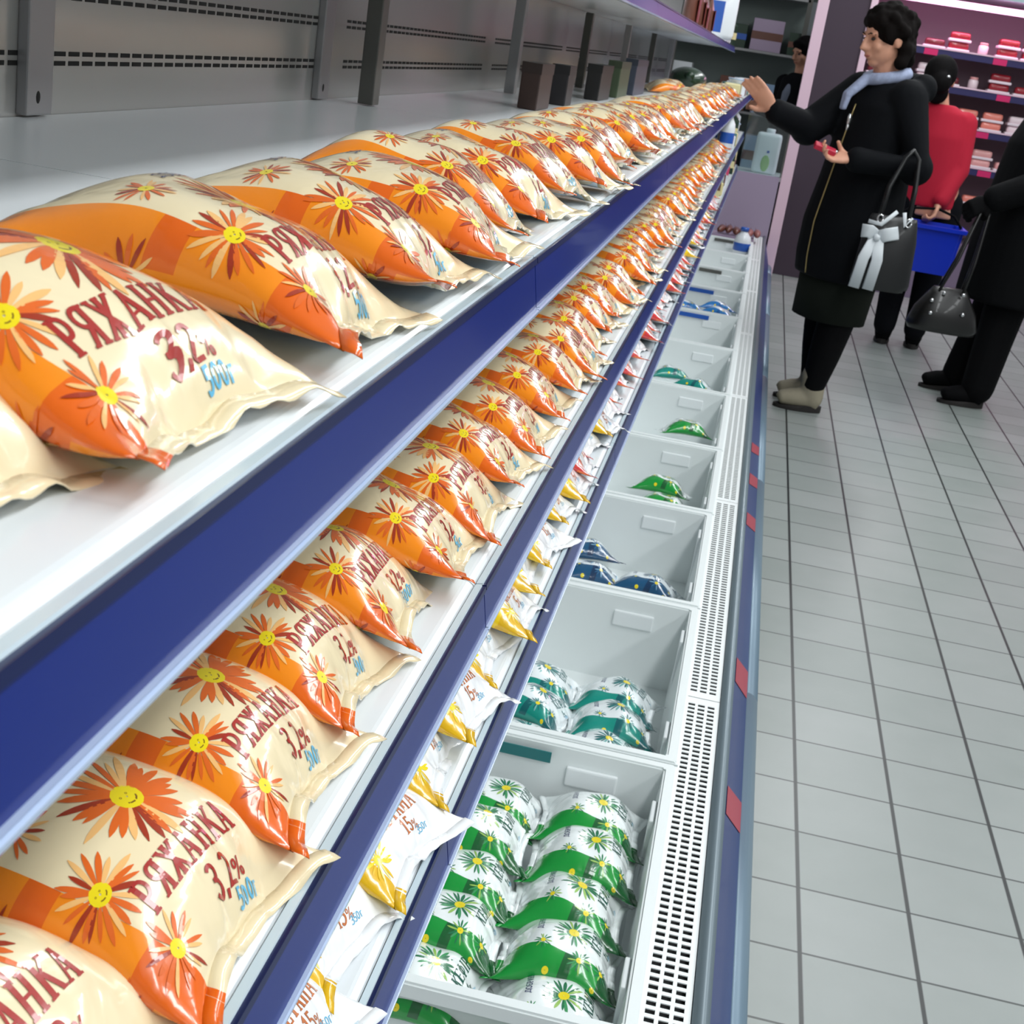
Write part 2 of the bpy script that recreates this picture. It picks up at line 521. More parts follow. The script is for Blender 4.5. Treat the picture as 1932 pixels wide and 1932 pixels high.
# ------------------------------------------------------------------ crates in the well
def make_crate(y0, y1, label, strip=None):
    x0, x1, z0, z1 = -0.36, 0.062, 0.151, 0.335
    t = empty('plastic_crate', ((x0 + x1) / 2, (y0 + y1) / 2, z0))
    off = Vector(t.location)
    bm = bmesh.new()
    th = 0.006
    tp = 0.012
    def ring(x0_, x1_, y0_, y1_, z):
        return [bm.verts.new(p) for p in ((x0_, y0_, z), (x1_, y0_, z), (x1_, y1_, z), (x0_, y1_, z))]
    def skin(a, b_):
        for i in range(4):
            bm.faces.new((a[i], a[(i + 1) % 4], b_[(i + 1) % 4], b_[i]))
    r = 0.014
    o0 = ring(x0 + r + tp, x1 - r - tp, y0 + r + tp, y1 - r - tp, z0)
    o1 = ring(x0 + r, x1 - r, y0 + r, y1 - r, z1 - 0.02)
    o2 = ring(x0, x1, y0, y1, z1 - 0.02)
    o3 = ring(x0, x1, y0, y1, z1)
    i3 = ring(x0 + r + th, x1 - r - th, y0 + r + th, y1 - r - th, z1)
    i0 = ring(x0 + r + tp + th, x1 - r - tp - th, y0 + r + tp + th, y1 - r - tp - th, z0 + th)
    for a, b_ in ((o0, o1), (o1, o2), (o2, o3), (o3, i3), (i3, i0)):
        skin(a, b_)
    bm.faces.new(i0); bm.faces.new(list(reversed(o0)))
    bmesh.ops.bevel(bm, geom=[e for e in bm.edges if all(abs(v.co.z - z1) < 1e-6 for v in e.verts)], offset=0.003, segments=2, affect='EDGES')
    for v in bm.verts: v.co -= off
    obj('crate_body', bm, M_CRATE, t)
    xm = (x0 + x1) / 2
    for yy, s in ((y1 - r - th - 0.0045, -1), (y0 + r + th + 0.0045, 1)):
        bm = bmesh.new()
        box(bm, xm + 0.045, xm + 0.125, yy - 0.004, yy + 0.004, z1 - 0.062, z1 - 0.030, bevel=0.003)
        for v in bm.verts: v.co -= off
        obj('handle_block', bm, M_CRATE_IN, t)
    for k in range(2):
        bm = bmesh.new()
        box(bm, x1 - r - th - 0.009, x1 - r - th - 0.001, y0 + 0.10 + k * (y1 - y0 - 0.26), y0 + 0.16 + k * (y1 - y0 - 0.26), z0 + 0.03, z1 - 0.012, bevel=0.002)
        for v in bm.verts: v.co -= off
        obj('wall_rib', bm, M_CRATE_IN, t)
    if strip:
        bm = bmesh.new()
        sx0, sx1, m_ = strip
        box(bm, sx0, sx1, y1 - r - th - 0.0115, y1 - r - th - 0.0095, z1 - 0.028, z1 - 0.010)
        for v in bm.verts: v.co -= off
        obj('label_strip', bm, m_, t)
    tag(t, label, 'crate', 'white crates in the well')
    return t
M_TEALSTRIP = mat('teal_label', (20, 110, 112), rough=0.4)
M_BLUESTRIP = mat('bright_blue_label', (20, 84, 176), rough=0.4)
CR = [1.275, 1.925, 2.590, 3.215, 3.815, 4.52, 5.30, 6.04, 6.76, 7.48, 8.20, 8.92]
CRATE_LABELS = ['nearest white crate, packed with green and white kefir pouches',
                'white crate half filled with teal and white kefir pouches',
                'white crate with a few navy blue pouches at the bottom',
                'white crate with two flat green pouches, beyond the navy pouches',
                'white crate with one loose pouch, fifth from the near end',
                'white crate with teal pouches leaning in it, sixth from the near end',
                'empty looking white crate with a blue strip, seventh from the near end',
                'white crate holding white and blue pouches, eighth from the near end',
                'white crate behind the white and blue pouches, ninth from the near end',
                'white crate in front of the farthest one', 'farthest white crate of the well, holding the fat milk bottle']
STRIPS = [(-0.235, -0.13, M_TEALSTRIP), None, None, None, None, None, (-0.21, -0.08, M_BLUESTRIP), (-0.21, -0.09, M_BLUESTRIP), (-0.2, -0.08, M_DARKPOST), None, (-0.18, -0.06, M_DARKPOST)]
for i in range(11):
    make_crate(CR[i] + 0.003, CR[i + 1] - 0.003, CRATE_LABELS[i], STRIPS[i])

# ------------------------------------------------------------------ lettering as strokes (letter box: height 1, slab serif capitals)
def arc(cx, cy, rx_, ry_, a0, a1, n=10):
    return [(cx + rx_ * math.cos(math.radians(a0 + (a1 - a0) * i / n)), cy + ry_ * math.sin(math.radians(a0 + (a1 - a0) * i / n))) for i in range(n + 1)]
B_, S_ = 0.17, 0.075      # bold stem and thin serif widths
def stem(x): return [([(x, 0), (x, 1)], B_), ([(x - .16, .035), (x + .16, .035)], S_), ([(x - .16, .965), (x + .16, .965)], S_)]
GLYPH = {
 'Р': (0.72, stem(.2) + [([(.2, .955)] + arc(.36, .70, .24, .255, 90, -90) + [(.2, .445)], .12)]),
 'Я': (0.78, stem(.58) + [([(.58, .955)] + arc(.38, .72, .24, .235, 90, 270) + [(.58, .485)], .12), ([(.44, .48), (.14, .03)], .14), ([(.0, .035), (.24, .035)], S_)]),
 'Ж': (1.0, [([(.5, 0), (.5, 1)], B_), ([(.12, .95), (.5, .5), (.10, .05)], .12), ([(.88, .95), (.5, .5), (.90, .05)], .12)] + [([(x - .13, y), (x + .13, y)], S_) for x in (.1, .5, .9) for y in (.035, .965)]),
 'А': (0.84, [([(.14, 0), (.40, .98)], .09), ([(.40, .98), (.68, 0)], .17), ([(.22, .32), (.6, .32)], .08), ([(.0, .035), (.28, .035)], S_), ([(.52, .035), (.84, .035)], S_)]),
 'Н': (0.92, stem(.2) + stem(.70) + [([(.2, .5), (.7, .5)], .09)]),
 'К': (0.86, stem(.2) + [([(.2, .46), (.70, .95)], .09), ([(.36, .58), (.72, .03)], .16), ([(.56, .965), (.84, .965)], S_), ([(.60, .035), (.88, .035)], S_)]),
 'Е': (0.74, stem(.2) + [([(.2, .955), (.66, .955), (.66, .78)], .08), ([(.2, .5), (.54, .5)], .08), ([(.2, .045), (.68, .045), (.68, .24)], .08)]),
 'Ф': (0.90, stem(.43) + [(arc(.43, .52, .34, .28, 0, 360, 20), .11)]),
 'І': (0.42, stem(.2)),
 'С': (0.78, [(arc(.42, .5, .33, .45, 40, 320, 18), .14), ([(.70, .66), (.70, .95)], .07)]),
 'М': (1.06, [([(.16, 0), (.16, 1)], .09), ([(.86, 0), (.86, 1)], B_), ([(.16, .97), (.50, .10), (.86, .97)], .12)] + [([(x - .14, y), (x + .14, y)], S_) for x in (.16, .86) for y in (.035, .965)]),
 'Т': (0.80, [([(.4, 0), (.4, 1)], B_), ([(.06, .76), (.06, .955), (.74, .955), (.74, .76)], .08), ([(.24, .035), (.56, .035)], S_)]),
 'Д': (0.84, [([(.2, .16), (.36, .97), (.66, .97), (.66, .16)], .12), ([(.02, -.1), (.02, .13), (.82, .13), (.82, -.1)], .11)]),
 'О': (0.86, [(arc(.42, .5, .33, .45, 0, 360, 20), .14)]),
 'Б': (0.74, [([(.66, .95), (.16, .95), (.16, .05)], .13), ([(.16, .56)] + arc(.36, .31, .26, .25, 90, -90) + [(.16, .06)], .13)]),
 'И': (0.86, [([(.16, 1), (.16, 0)], .14), ([(.68, 1), (.68, 0)], .14), ([(.16, .06), (.68, .94)], .11)]),
 '3': (0.62, [(arc(.28, .74, .22, .21, 150, -80, 10) , .12), (arc(.27, .28, .26, .25, 85, -150, 12), .13), ([(.18, .53), (.34, .53)], .12)]),
 '2': (0.64, [(arc(.28, .72, .23, .23, 160, -20, 10) + [(.06, .06), (.58, .06)], .12)]),
 '5': (0.62, [([(.52, .94), (.16, .94), (.12, .54)] + arc(.28, .31, .25, .26, 110, -150, 12), .12)]),
 '0': (0.66, [(arc(.3, .5, .22, .42, 0, 360, 18), .11), ([(.18, .90), (.42, .90)], .13), ([(.18, .10), (.42, .10)], .13)]),
 '1': (0.44, [([(.06, .76), (.24, .95), (.24, .02)], .13), ([(.08, .035), (.4, .035)], .07)]),
 ',': (0.26, [([(.12, .08), (.04, -.16)], .12)]),
 'г': (0.44, [([(.10, 0), (.10, .64), (.38, .64)], .11)]),
 '%': (0.70, [(arc(.15, .55, .11, .13, 0, 360, 10), .07), (arc(.52, .13, .11, .13, 0, 360, 10), .07), ([(.10, .02), (.56, .68)], .06)]),
}

class Art:
    """flat print: quads in film metres (x across = a*W, y from the back = b*L) with a material index."""
    def __init__(self):
        self.quads = []     # (4 points, material)
    def strip(self, left, right, mi):
        for i in range(len(left) - 1):
            self.quads.append(((left[i], right[i], right[i + 1], left[i + 1]), mi))
    def stroke(self, pts, w, mi, step=0.0028):
        dense = [pts[0]]
        for p, q in zip(pts[:-1], pts[1:]):
            d = math.hypot(q[0] - p[0], q[1] - p[1])
            n = max(1, int(math.ceil(d / step)))
            for i in range(1, n + 1):
                dense.append((p[0] + (q[0] - p[0]) * i / n, p[1] + (q[1] - p[1]) * i / n))
        le, ri = [], []
        n = len(dense)
        closed = math.hypot(dense[0][0] - dense[-1][0], dense[0][1] - dense[-1][1]) < 1e-6
        for i, p in enumerate(dense):
            a = dense[i - 1] if i > 0 else (dense[-2] if closed else p)
            c = dense[i + 1] if i < n - 1 else (dense[1] if closed else p)
            t1 = (p[0] - a[0], p[1] - a[1]); t2 = (c[0] - p[0], c[1] - p[1])
            l1 = math.hypot(*t1) or 1; l2 = math.hypot(*t2) or 1
            if math.hypot(*t1) == 0: t1, l1 = t2, l2
            if math.hypot(*t2) == 0: t2, l2 = t1, l1
            tx, ty = t1[0] / l1 + t2[0] / l2, t1[1] / l1 + t2[1] / l2
            l = math.hypot(tx, ty) or 1
            nx, ny = -ty / l, tx / l
            k = max(0.5, abs((nx * -t1[1] + ny * t1[0]) / l1))
            h = w / 2 / k
            le.append((p[0] + nx * h, p[1] + ny * h)); ri.append((p[0] - nx * h, p[1] - ny * h))
        self.strip(le, ri, mi)
    def text(self, s, x, y, h, mi, weight=1.0, slant=0.0, widen=1.0, track=0.06):
        """baseline starts at (x, y); letters run along +x, their tops towards smaller y."""
        cx = x
        for ch in s:
            if ch == ' ':
                cx += 0.4 * h; continue
            wd, st = GLYPH[ch]
            for pts, w in st:
                self.stroke([(cx + (px * widen + slant * py) * h, y - py * h) for px, py in pts], w * h * weight, mi)
            cx += (wd * widen + track) * h
        return cx
    def petal(self, cx, cy, ang, r0, r1, w, mi, n=6):
        ca, sa = math.cos(ang), math.sin(ang)
        le, ri, mid = [], [], []
        for i in range(n + 1):
            t = i / n
            r = r0 + (r1 - r0) * t
            hw = w * (0.25 + 0.75 * math.sin(PI * (0.12 + 0.86 * t ** 1.3)) ** 0.9) * 0.5
            if i == n: hw = w * 0.06
            px, py = cx + ca * r, cy + sa * r
            le.append((px - sa * hw, py + ca * hw)); ri.append((px + sa * hw, py - ca * hw)); mid.append((px, py))
        self.strip(le, mid, mi); self.strip(mid, ri, mi)
    def disc(self, cx, cy, r, mi, n=14):
        for r0, r1 in ((0.0005, 0.5 * r), (0.5 * r, r)):
            a = [(cx + r0 * math.cos(2 * PI * i / n), cy + r0 * math.sin(2 * PI * i / n)) for i in range(n + 1)]
            b = [(cx + r1 * math.cos(2 * PI * i / n), cy + r1 * math.sin(2 * PI * i / n)) for i in range(n + 1)]
            self.strip(a, b, mi)
    def flower(self, cx, cy, R, seed, cols, centre, smile=None, n=18, layer=True, clip=None):
        r_ = random.Random(seed)
        for i in range(n):
            a = 2 * PI * (i + 0.3 * r_.uniform(-1, 1)) / n
            rr = R * r_.uniform(0.78, 1.06)
            self.petal(cx, cy, a, R * 0.22, rr, R * r_.uniform(0.09, 0.16), cols[i % len(cols)] if r_.random() < 0.75 else r_.choice(cols))
        self.disc(cx, cy, R * 0.24, centre)
        if smile is not None:
            self.stroke([(cx + R * .13 * math.cos(t), cy + R * .02 + R * .11 * math.sin(t)) for t in np.linspace(0.35, 2.5, 6)], R * 0.028, smile)
            for dx in (-.09, .05):
                self.disc(cx + R * dx, cy - R * .05, R * 0.022, smile, 6)

# ------------------------------------------------------------------ pillow pouches
def pouch_surface(L, W, T, seed, M_=64, N_=40, lump=1.0):
    r_ = np.random.RandomState(seed)
    # rows evenly spaced along the film, seal to seal
    vv = np.linspace(-1, 1, 2001)
    pz = 0.70 * T * np.maximum(0, 1 - np.abs(vv) ** 2.5) ** 0.80
    arc_ = np.concatenate([[0], np.cumsum(np.hypot(np.diff(vv) * L / 2, np.diff(pz)))])
    b = np.linspace(0, 1, M_ + 1)
    v = np.interp(b * arc_[-1], arc_, vv)
    prof = np.maximum(0, 1 - np.abs(v) ** 2.5) ** 0.80
    top = np.zeros((M_ + 1, N_ + 1, 3)); bot = np.zeros((M_ + 1, N_ + 1, 3))
    th = np.linspace(0, PI, 161)
    ht_full, hb_full = 0.70 * T, 0.34 * T
    ph = r_.uniform(0, 6.28, 12); am = r_.uniform(0.5, 1.0, 12)
    cre = [(r_.choice([-1, 1]), r_.uniform(0.12, 0.88), r_.uniform(-0.35, 0.35), r_.uniform(0.25, 0.5), r_.uniform(0.0012, 0.003) * r_.choice([-1, 1, 1])) for _ in range(9)]
    for i in range(M_ + 1):
        ht, hb = ht_full * prof[i], hb_full * prof[i]
        # keep the film length: narrower where it is fuller
        h = (ht + hb) / 2
        w = W / 2
        for _ in range(6):
            per = PI * (3 * (w + h) - math.sqrt(max(1e-12, (3 * w + h) * (w + 3 * h))))
            target = 2 * W
            # a flat film has perimeter 4w; ellipse tends to 4w as h goes to 0
            w *= target / max(per, 4 * w if h < 1e-6 else per)
        w = min(w, W / 2)
        for sgn, hh, G in ((1, ht, top), (-1, hb, bot)):
            e = 0.86 if sgn > 0 else 0.6
            yy = -w * np.sign(np.cos(th)) * np.abs(np.cos(th)) ** (0.94)
            zz = sgn * hh * np.sin(th) ** e
            s = np.concatenate([[0], np.cumsum(np.hypot(np.diff(yy), np.diff(zz)))])
            a = np.linspace(0, s[-1], N_ + 1)
            G[i, :, 1] = np.interp(a, s, yy)
            G[i, :, 2] = np.interp(a, s, zz) + hb
            G[i, :, 0] = v[i] * L / 2 * (1 - 0.02 * prof[i])
    A = np.linspace(0, 1, N_ + 1)[None, :]
    Bv = v[:, None]
    edge = np.sin(PI * A) ** 0.5
    # lumps of the liquid, puckers near the seals, creases
    lump_z = 0.0022 * lump * (am[0] * np.sin(5 * A + 3 * Bv + ph[0]) + am[1] * np.sin(8 * A - 4 * Bv + ph[1]) + am[2] * np.sin(3 * A + 7 * Bv + ph[2]))
    for G, sg in ((top, 1.0), (bot, 0.4)):
        d = sg * lump_z * edge * prof[:, None] ** 0.5
        for sd in (-1, 1):
            near = np.exp(-np.maximum(0, 1 - sd * Bv) / 0.16) * np.clip((1 - sd * Bv) / 0.05, 0, 1)
            d = d + sg * near * edge * 0.0022 * (np.sin(2 * PI * (2.6 * A) + ph[3 + (sd > 0)]) + 0.8 * np.sin(2 * PI * 4.4 * A + ph[5 + (sd > 0)]) + 0.45 * np.sin(2 * PI * 7.7 * A + ph[7 + (sd > 0)]))
        for sd, a0, slope, ln, amp in cre:
            s_ = 1 - sd * Bv                      # distance from that end, 0..2
            line = a0 + slope * s_
            wid = 0.018 + 0.02 * s_
            d = d + sg * amp * np.exp(-((A - line) / wid) ** 2) * np.exp(-(s_ / ln) ** 2) * np.clip(s_ / 0.06, 0, 1) * edge
        G[:, :, 2] += d
    # ears: the corners of the sealed ends lift or droop, the seal waves
    for G in (top, bot):
        wave = 0.004 * np.sin(2 * PI * 1.3 * A + ph[9]) + 0.002 * np.sin(2 * PI * 3.1 * A + ph[10])
        endw = np.abs(Bv) ** 9
        G[:, :, 2] += endw * (wave + 0.0045)
        G[:, :, 2] = np.maximum(G[:, :, 2], 0.0008)
        G[:, :, 0] += np.sign(Bv) * np.abs(Bv) ** 8 * ((np.abs(2 * A - 1) ** 2.5) * 0.016 - 0.004)
    # bottom lies flat
    bot[:, :, 2] = np.maximum(bot[:, :, 2], 0.0006)
    return b, top, bot, arc_[-1]

def make_pouch(name, seed, L, W, T, film, inks, art, lump=1.0, PF=0.205):
    """returns a root mesh object (film + print) with two end_seal children; origin at the middle of the underside."""
    b, top, bot, LF = pouch_surface(L, W, T, seed, lump=lump)
    M_, N_ = top.shape[0] - 1, top.shape[1] - 1
    verts, faces, mats, uvs = [], [], [], []
    def vid(p):
        verts.append(tuple(p)); return len(verts) - 1
    ti = [[vid(top[i, j]) for j in range(N_ + 1)] for i in range(M_ + 1)]
    bi = [[ti[i][j] if j in (0, N_) else vid(bot[i, j]) for j in range(N_ + 1)] for i in range(M_ + 1)]
    for i in range(M_):
        for j in range(N_):
            faces.append((ti[i][j], ti[i + 1][j], ti[i + 1][j + 1], ti[i][j + 1])); mats.append(0)
            uvs.append([(j / N_, b[i]), (j / N_, b[i + 1]), ((j + 1) / N_, b[i + 1]), ((j + 1) / N_, b[i])])
            faces.append((bi[i][j], bi[i][j + 1], bi[i + 1][j + 1], bi[i + 1][j])); mats.append(0)
            uvs.append([(2 - j / N_, b[i]), (2 - (j + 1) / N_, b[i]), (2 - (j + 1) / N_, b[i + 1]), (2 - j / N_, b[i + 1])])
    # normals of the top for lifting the print off the film by a hair
    du = np.gradient(top, axis=1); dv = np.gradient(top, axis=0)
    nr = np.cross(dv, du)
    nr /= np.maximum(np.linalg.norm(nr, axis=2, keepdims=True), 1e-9)
    if nr[M_ // 2, N_ // 2, 2] < 0: nr = -nr
    dub = np.gradient(bot, axis=1); dvb = np.gradient(bot, axis=0)
    nb = np.cross(dub, dvb)
    nb /= np.maximum(np.linalg.norm(nb, axis=2, keepdims=True), 1e-9)
    nb[:, :2] = nr[:, :2] * 0.5 + np.array([0, -0.6, 0])
    def surf(x, y, lift):
        wrap = x < 0
        a = min(max(abs(x) / W, 0.002), 0.998) * N_
        bb = min(max(y / PF, 0.003), 0.997)
        k = int(np.searchsorted(b, bb)) - 1
        k = min(max(k, 0), M_ - 1)
        fb = (bb - b[k]) / (b[k + 1] - b[k])
        j = min(int(a), N_ - 1); fa = a - j
        def bl(G): return (G[k, j] * (1 - fb) * (1 - fa) + G[k + 1, j] * fb * (1 - fa) + G[k, j + 1] * (1 - fb) * fa + G[k + 1, j + 1] * fb * fa)
        return (bl(bot) + bl(nb) * lift) if wrap else (bl(top) + bl(nr) * lift)
    for qi, (q, mi) in enumerate(art.quads):
        if all(p[0] < -0.4 * W or p[0] > W or p[1] < 0 or p[1] > PF for p in q):
            continue
        lift = 0.00028 + 0.00000012 * qi
        ids = [vid(surf(p[0], p[1], lift)) for p in q]
        faces.append(tuple(ids)); mats.append(mi); uvs.append([(0.5, 0.5)] * 4)
    me = bpy.data.meshes.new(name)
    me.from_pydata(verts, [], faces)
    for m_ in [film] + inks:
        me.materials.append(m_)
    me.polygons.foreach_set('material_index', mats)
    me.polygons.foreach_set('use_smooth', [True] * len(faces))
    uvl = me.uv_layers.new(name='UVMap')
    flat = []
    for u in uvs:
        for p in u: flat += [p[0], p[1]]
    uvl.data.foreach_set('uv', flat)
    me.update()
    root = link_mesh(name, me)
    for end, sd in ((0, -1), (M_, 1)):
        v2, f2, uv2 = [], [], []
        for j in range(N_ + 1):
            p = top[end, j]
            for k, (dx, dz) in enumerate(((-0.001, 0.0006), (0.004, 0.0001), (0.008, -0.0012))):
                rip = 0.0006 * math.sin(j * 1.1) * k
                v2.append((p[0] + sd * dx, p[1], max(0.0008, p[2] + dz + rip)))
        for j in range(N_):
            for k in range(2):
                q = (j * 3 + k, j * 3 + k + 1, (j + 1) * 3 + k + 1, (j + 1) * 3 + k)
                f2.append(q if sd < 0 else tuple(reversed(q)))
                e = 0.0 if sd < 0 else 1.0
                uv2.append([(j / N_, e), (j / N_, e), ((j + 1) / N_, e), ((j + 1) / N_, e)])
        ms = bpy.data.meshes.new('end_seal')
        ms.from_pydata(v2, [], f2)
        ms.materials.append(film)
        ms.polygons.foreach_set('use_smooth', [True] * len(f2))
        ul = ms.uv_layers.new(name='UVMap')
        fl = []
        for u in uv2:
            for p in u: fl += [p[0], p[1]]
        ul.data.foreach_set('uv', fl)
        ms.update()
        so = link_mesh('end_seal', ms, root)
        so.modifiers.new('thickness', 'SOLIDIFY').thickness = 0.0005
    note_kids(root)
    return root

PL, PW, PT = 0.168, 0.148, 0.050
PF = 0.200                       # length of the film from seal to seal
def art_ryazhenka(seed, W, L):
    A = Art()
    # inks: 1 dark red, 2 orange petal, 3 pale petal, 4 yellow, 5 red text, 6 light blue, 7 navy, 8 smile brown
    cols = [3, 2, 2, 1, 3, 2, 2]
    A.flower(0.52 * W, 0.60 * L, 0.033, 11 + seed, cols, 4, 8, n=28)
    A.flower(0.17 * W, 0.69 * L, 0.021, 21 + seed, cols, 4, 8, n=22)
    A.flower(0.26 * W, 0.44 * L, 0.015, 31 + seed, cols, 4, n=15)
    A.flower(0.17 * W, 0.895 * L, 0.017, 41 + seed, cols, 4, n=17)
    A.flower(-0.06 * W, 0.82 * L, 0.014, 51 + seed, [2, 1, 3], 4, n=13)
    A.flower(-0.04 * W, 0.48 * L, 0.017, 61 + seed, [2, 1, 3], 4, n=14)
    A.flower(0.60 * W, 0.18 * L, 0.017, 71 + seed, cols, 4, n=14)
    A.text('ДОБРИНЯ', 0.42 * W, 0.42 * L, 0.0078, 7, weight=1.1)
    A.text('РЯЖАНКА', 0.20 * W, 0.822 * L, 0.0165, 5, weight=0.95, slant=0.05, widen=0.78)
    e = A.text('3,2', 0.44 * W, 0.918 * L, 0.0150, 5, weight=1.15, slant=0.1, widen=0.9)
    A.text('%', e, 0.915 * L, 0.0125, 5, weight=1.2, slant=0.1, widen=0.8)
    A.text('500г', 0.54 * W, 0.975 * L, 0.0100, 6, weight=1.2, slant=0.1, widen=0.75)
    return A
def art_kefir(seed, W, L):
    A = Art()
    cols = [1, 2, 1, 3]
    A.flower(0.52 * W, 0.58 * L, 0.031, 11 + seed, cols, 4, n=20)
    A.flower(0.20 * W, 0.66 * L, 0.018, 21 + seed, cols, 4, n=15)
    A.flower(0.30 * W, 0.36 * L, 0.013, 31 + seed, cols, 4, n=12)
    A.flower(0.22 * W, 0.86 * L, 0.015, 41 + seed, cols, 4, n=13)
    A.disc(0.05 * W, 0.42 * L, 0.0045, 4)
    A.disc(0.03 * W, 0.80 * L, 0.0035, 4)
    A.text('ДОБРИНЯ', 0.46 * W, 0.34 * L, 0.008, 7)
    A.text('КЕФІР', 0.42 * W, 0.83 * L, 0.0165, 5, widen=0.85)
    A.text('1%', 0.54 * W, 0.93 * L, 0.0125, 5, weight=1.1)
    A.text('500г', 0.58 * W, 0.955 * L, 0.0065, 6)
    return A
def art_smetana(seed, W, L):
    A = Art()
    cols = [2, 3, 4]
    A.flower(0.20 * W, 0.62 * L, 0.018, 21 + seed, cols, 4, n=15)
    A.flower(0.18 * W, 0.88 * L, 0.017, 41 + seed, cols, 4, n=14)
    A.flower(0.55 * W, 0.50 * L, 0.028, 11 + seed, cols, 4, n=20)
    A.text('ДОБРИНЯ', 0.46 * W, 0.30 * L, 0.008, 7)
    A.text('СМЕТАНА', 0.24 * W, 0.84 * L, 0.0155, 5, widen=0.80)
    e = A.text('15', 0.50 * W, 0.92 * L, 0.0135, 5, weight=1.1)
    A.text('%', e, 0.92 * L, 0.011, 5, weight=1.1)
    A.text('350г', 0.62 * W, 0.945 * L, 0.0065, 6)
    return A

I_DKRED, I_ORANGE, I_PALE, I_YEL = ink('ink_dark_red', (158, 46, 14)), ink('ink_orange_petal', (222, 100, 24)), ink('ink_pale_petal', (240, 186, 116)), ink('ink_yellow', (236, 214, 10))
I_TEXT, I_LBLUE, I_NAVY, I_BROWN = ink('ink_red_text', (164, 34, 24)), ink('ink_light_blue', (96, 178, 214)), ink('ink_navy', (38, 48, 104)), ink('ink_brown', (120, 84, 10))
F_RYA = film_material('cream_orange_film', (234, 218, 180), (243, 138, 6), (226, 98, 2), (206, 222, 234))
INK_RYA = [I_DKRED, I_ORANGE, I_PALE, I_YEL, I_TEXT, I_LBLUE, I_NAVY, I_BROWN]
F_KEF = film_material('white_green_film', (236, 242, 242), (8, 146, 52), (4, 88, 36), (226, 234, 238), edge=0.27)
I_G1, I_G2, I_G3 = ink('ink_green', (22, 112, 70)), ink('ink_mid_green', (60, 150, 92)), ink('ink_lime', (150, 190, 90))
I_GT = ink('ink_dark_green_text', (24, 84, 70))
INK_KEF = [I_G1, I_G2, I_G3, I_YEL, I_GT, I_LBLUE, I_NAVY]
F_TEAL = film_material('white_teal_film', (234, 241, 243), (10, 140, 126), (6, 92, 96), (224, 232, 238), edge=0.24)
I_T1, I_T2, I_T3 = ink('ink_teal', (14, 98, 100)), ink('ink_mid_teal', (40, 130, 128)), ink('ink_pale_teal', (120, 180, 176))
INK_TEAL = [I_T1, I_T2, I_T3, I_YEL, I_T1, I_LBLUE, I_NAVY]
F_NAVY = film_material('white_navy_film', (232, 239, 243), (14, 76, 116), (8, 48, 84), (222, 230, 236), edge=0.3)
I_N1, I_N2, I_N3 = ink('ink_deep_blue', (16, 62, 100)), ink('ink_mid_blue', (46, 100, 140)), ink('ink_pale_blue', (130, 176, 204))
INK_NAVY = [I_N1, I_N2, I_N3, I_YEL, I_N1, I_LBLUE, I_NAVY]
F_PALE = film_material('white_blue_film', (226, 236, 244), (40, 120, 190), (24, 92, 160), (218, 228, 238), edge=0.20)
F_SME = film_material('white_yellow_film', (242, 244, 246), (240, 204, 8), (226, 178, 6), (232, 236, 240), edge=0.16)
I_S2, I_S3, I_ST = ink('ink_amber_petal', (236, 190, 20)), ink('ink_pale_yellow', (246, 226, 130)), ink('ink_orange_brown_text', (196, 112, 60))
INK_SME = [I_ST, I_S2, I_S3, I_YEL, I_ST, I_LBLUE, I_NAVY]
F_SMR = film_material('white_red_film', (244, 244, 246), (236, 112, 40), (214, 60, 60), (232, 236, 240), edge=0.10)
I_R2, I_R3 = ink('ink_coral_petal', (232, 90, 50)), ink('ink_pink_petal', (240, 150, 130))
INK_SMR = [I_ST, I_R2, I_R3, I_ORANGE, I_ST, I_LBLUE, I_NAVY]

def protos(name, film, inks, artf, n, L=PL, W=PW, T=PT, lump=1.0, base=0, F=PF):
    out = []
    for k in range(n):
        p = make_pouch(name, 100 + base + k * 7, L, W, T, film, inks, artf(k % 3, W, F), lump, F)
        p['_unused'] = 1
        out.append(p)
    return out
P_RYA = protos('fermented_milk_pouch', F_RYA, INK_RYA, art_ryazhenka, 6)
P_SME = protos('sour_cream_pouch', F_SME, INK_SME, art_smetana, 3, T=0.046, base=50)
P_SMR = protos('sour_cream_pouch', F_SMR, INK_SMR, art_smetana, 2, T=0.046, base=70)
P_KEF = protos('kefir_pouch', F_KEF, INK_KEF, art_kefir, 3, L=0.136, W=0.152, T=0.050, base=200, F=0.172)
P_TEAL = protos('kefir_pouch', F_TEAL, INK_TEAL, art_kefir, 2, L=0.136, W=0.152, T=0.050, base=300, F=0.172)
P_PALE = protos('kefir_pouch', F_PALE, INK_NAVY, art_kefir, 2, L=0.150, W=0.150, T=0.050, base=450, F=0.182)
P_NAVY = protos('kefir_pouch', F_NAVY, INK_NAVY, art_kefir, 2, L=0.150, W=0.140, T=0.046, base=400, F=0.182)

def place(p, loc, rot, label, cat, group):
    if '_unused' in p.keys():
        del p['_unused']
        o = p
    else:
        o = copy_tree(p)
    o.location = loc
    o.rotation_euler = rot
    return tag(o, label, cat, group)

rad = math.radians
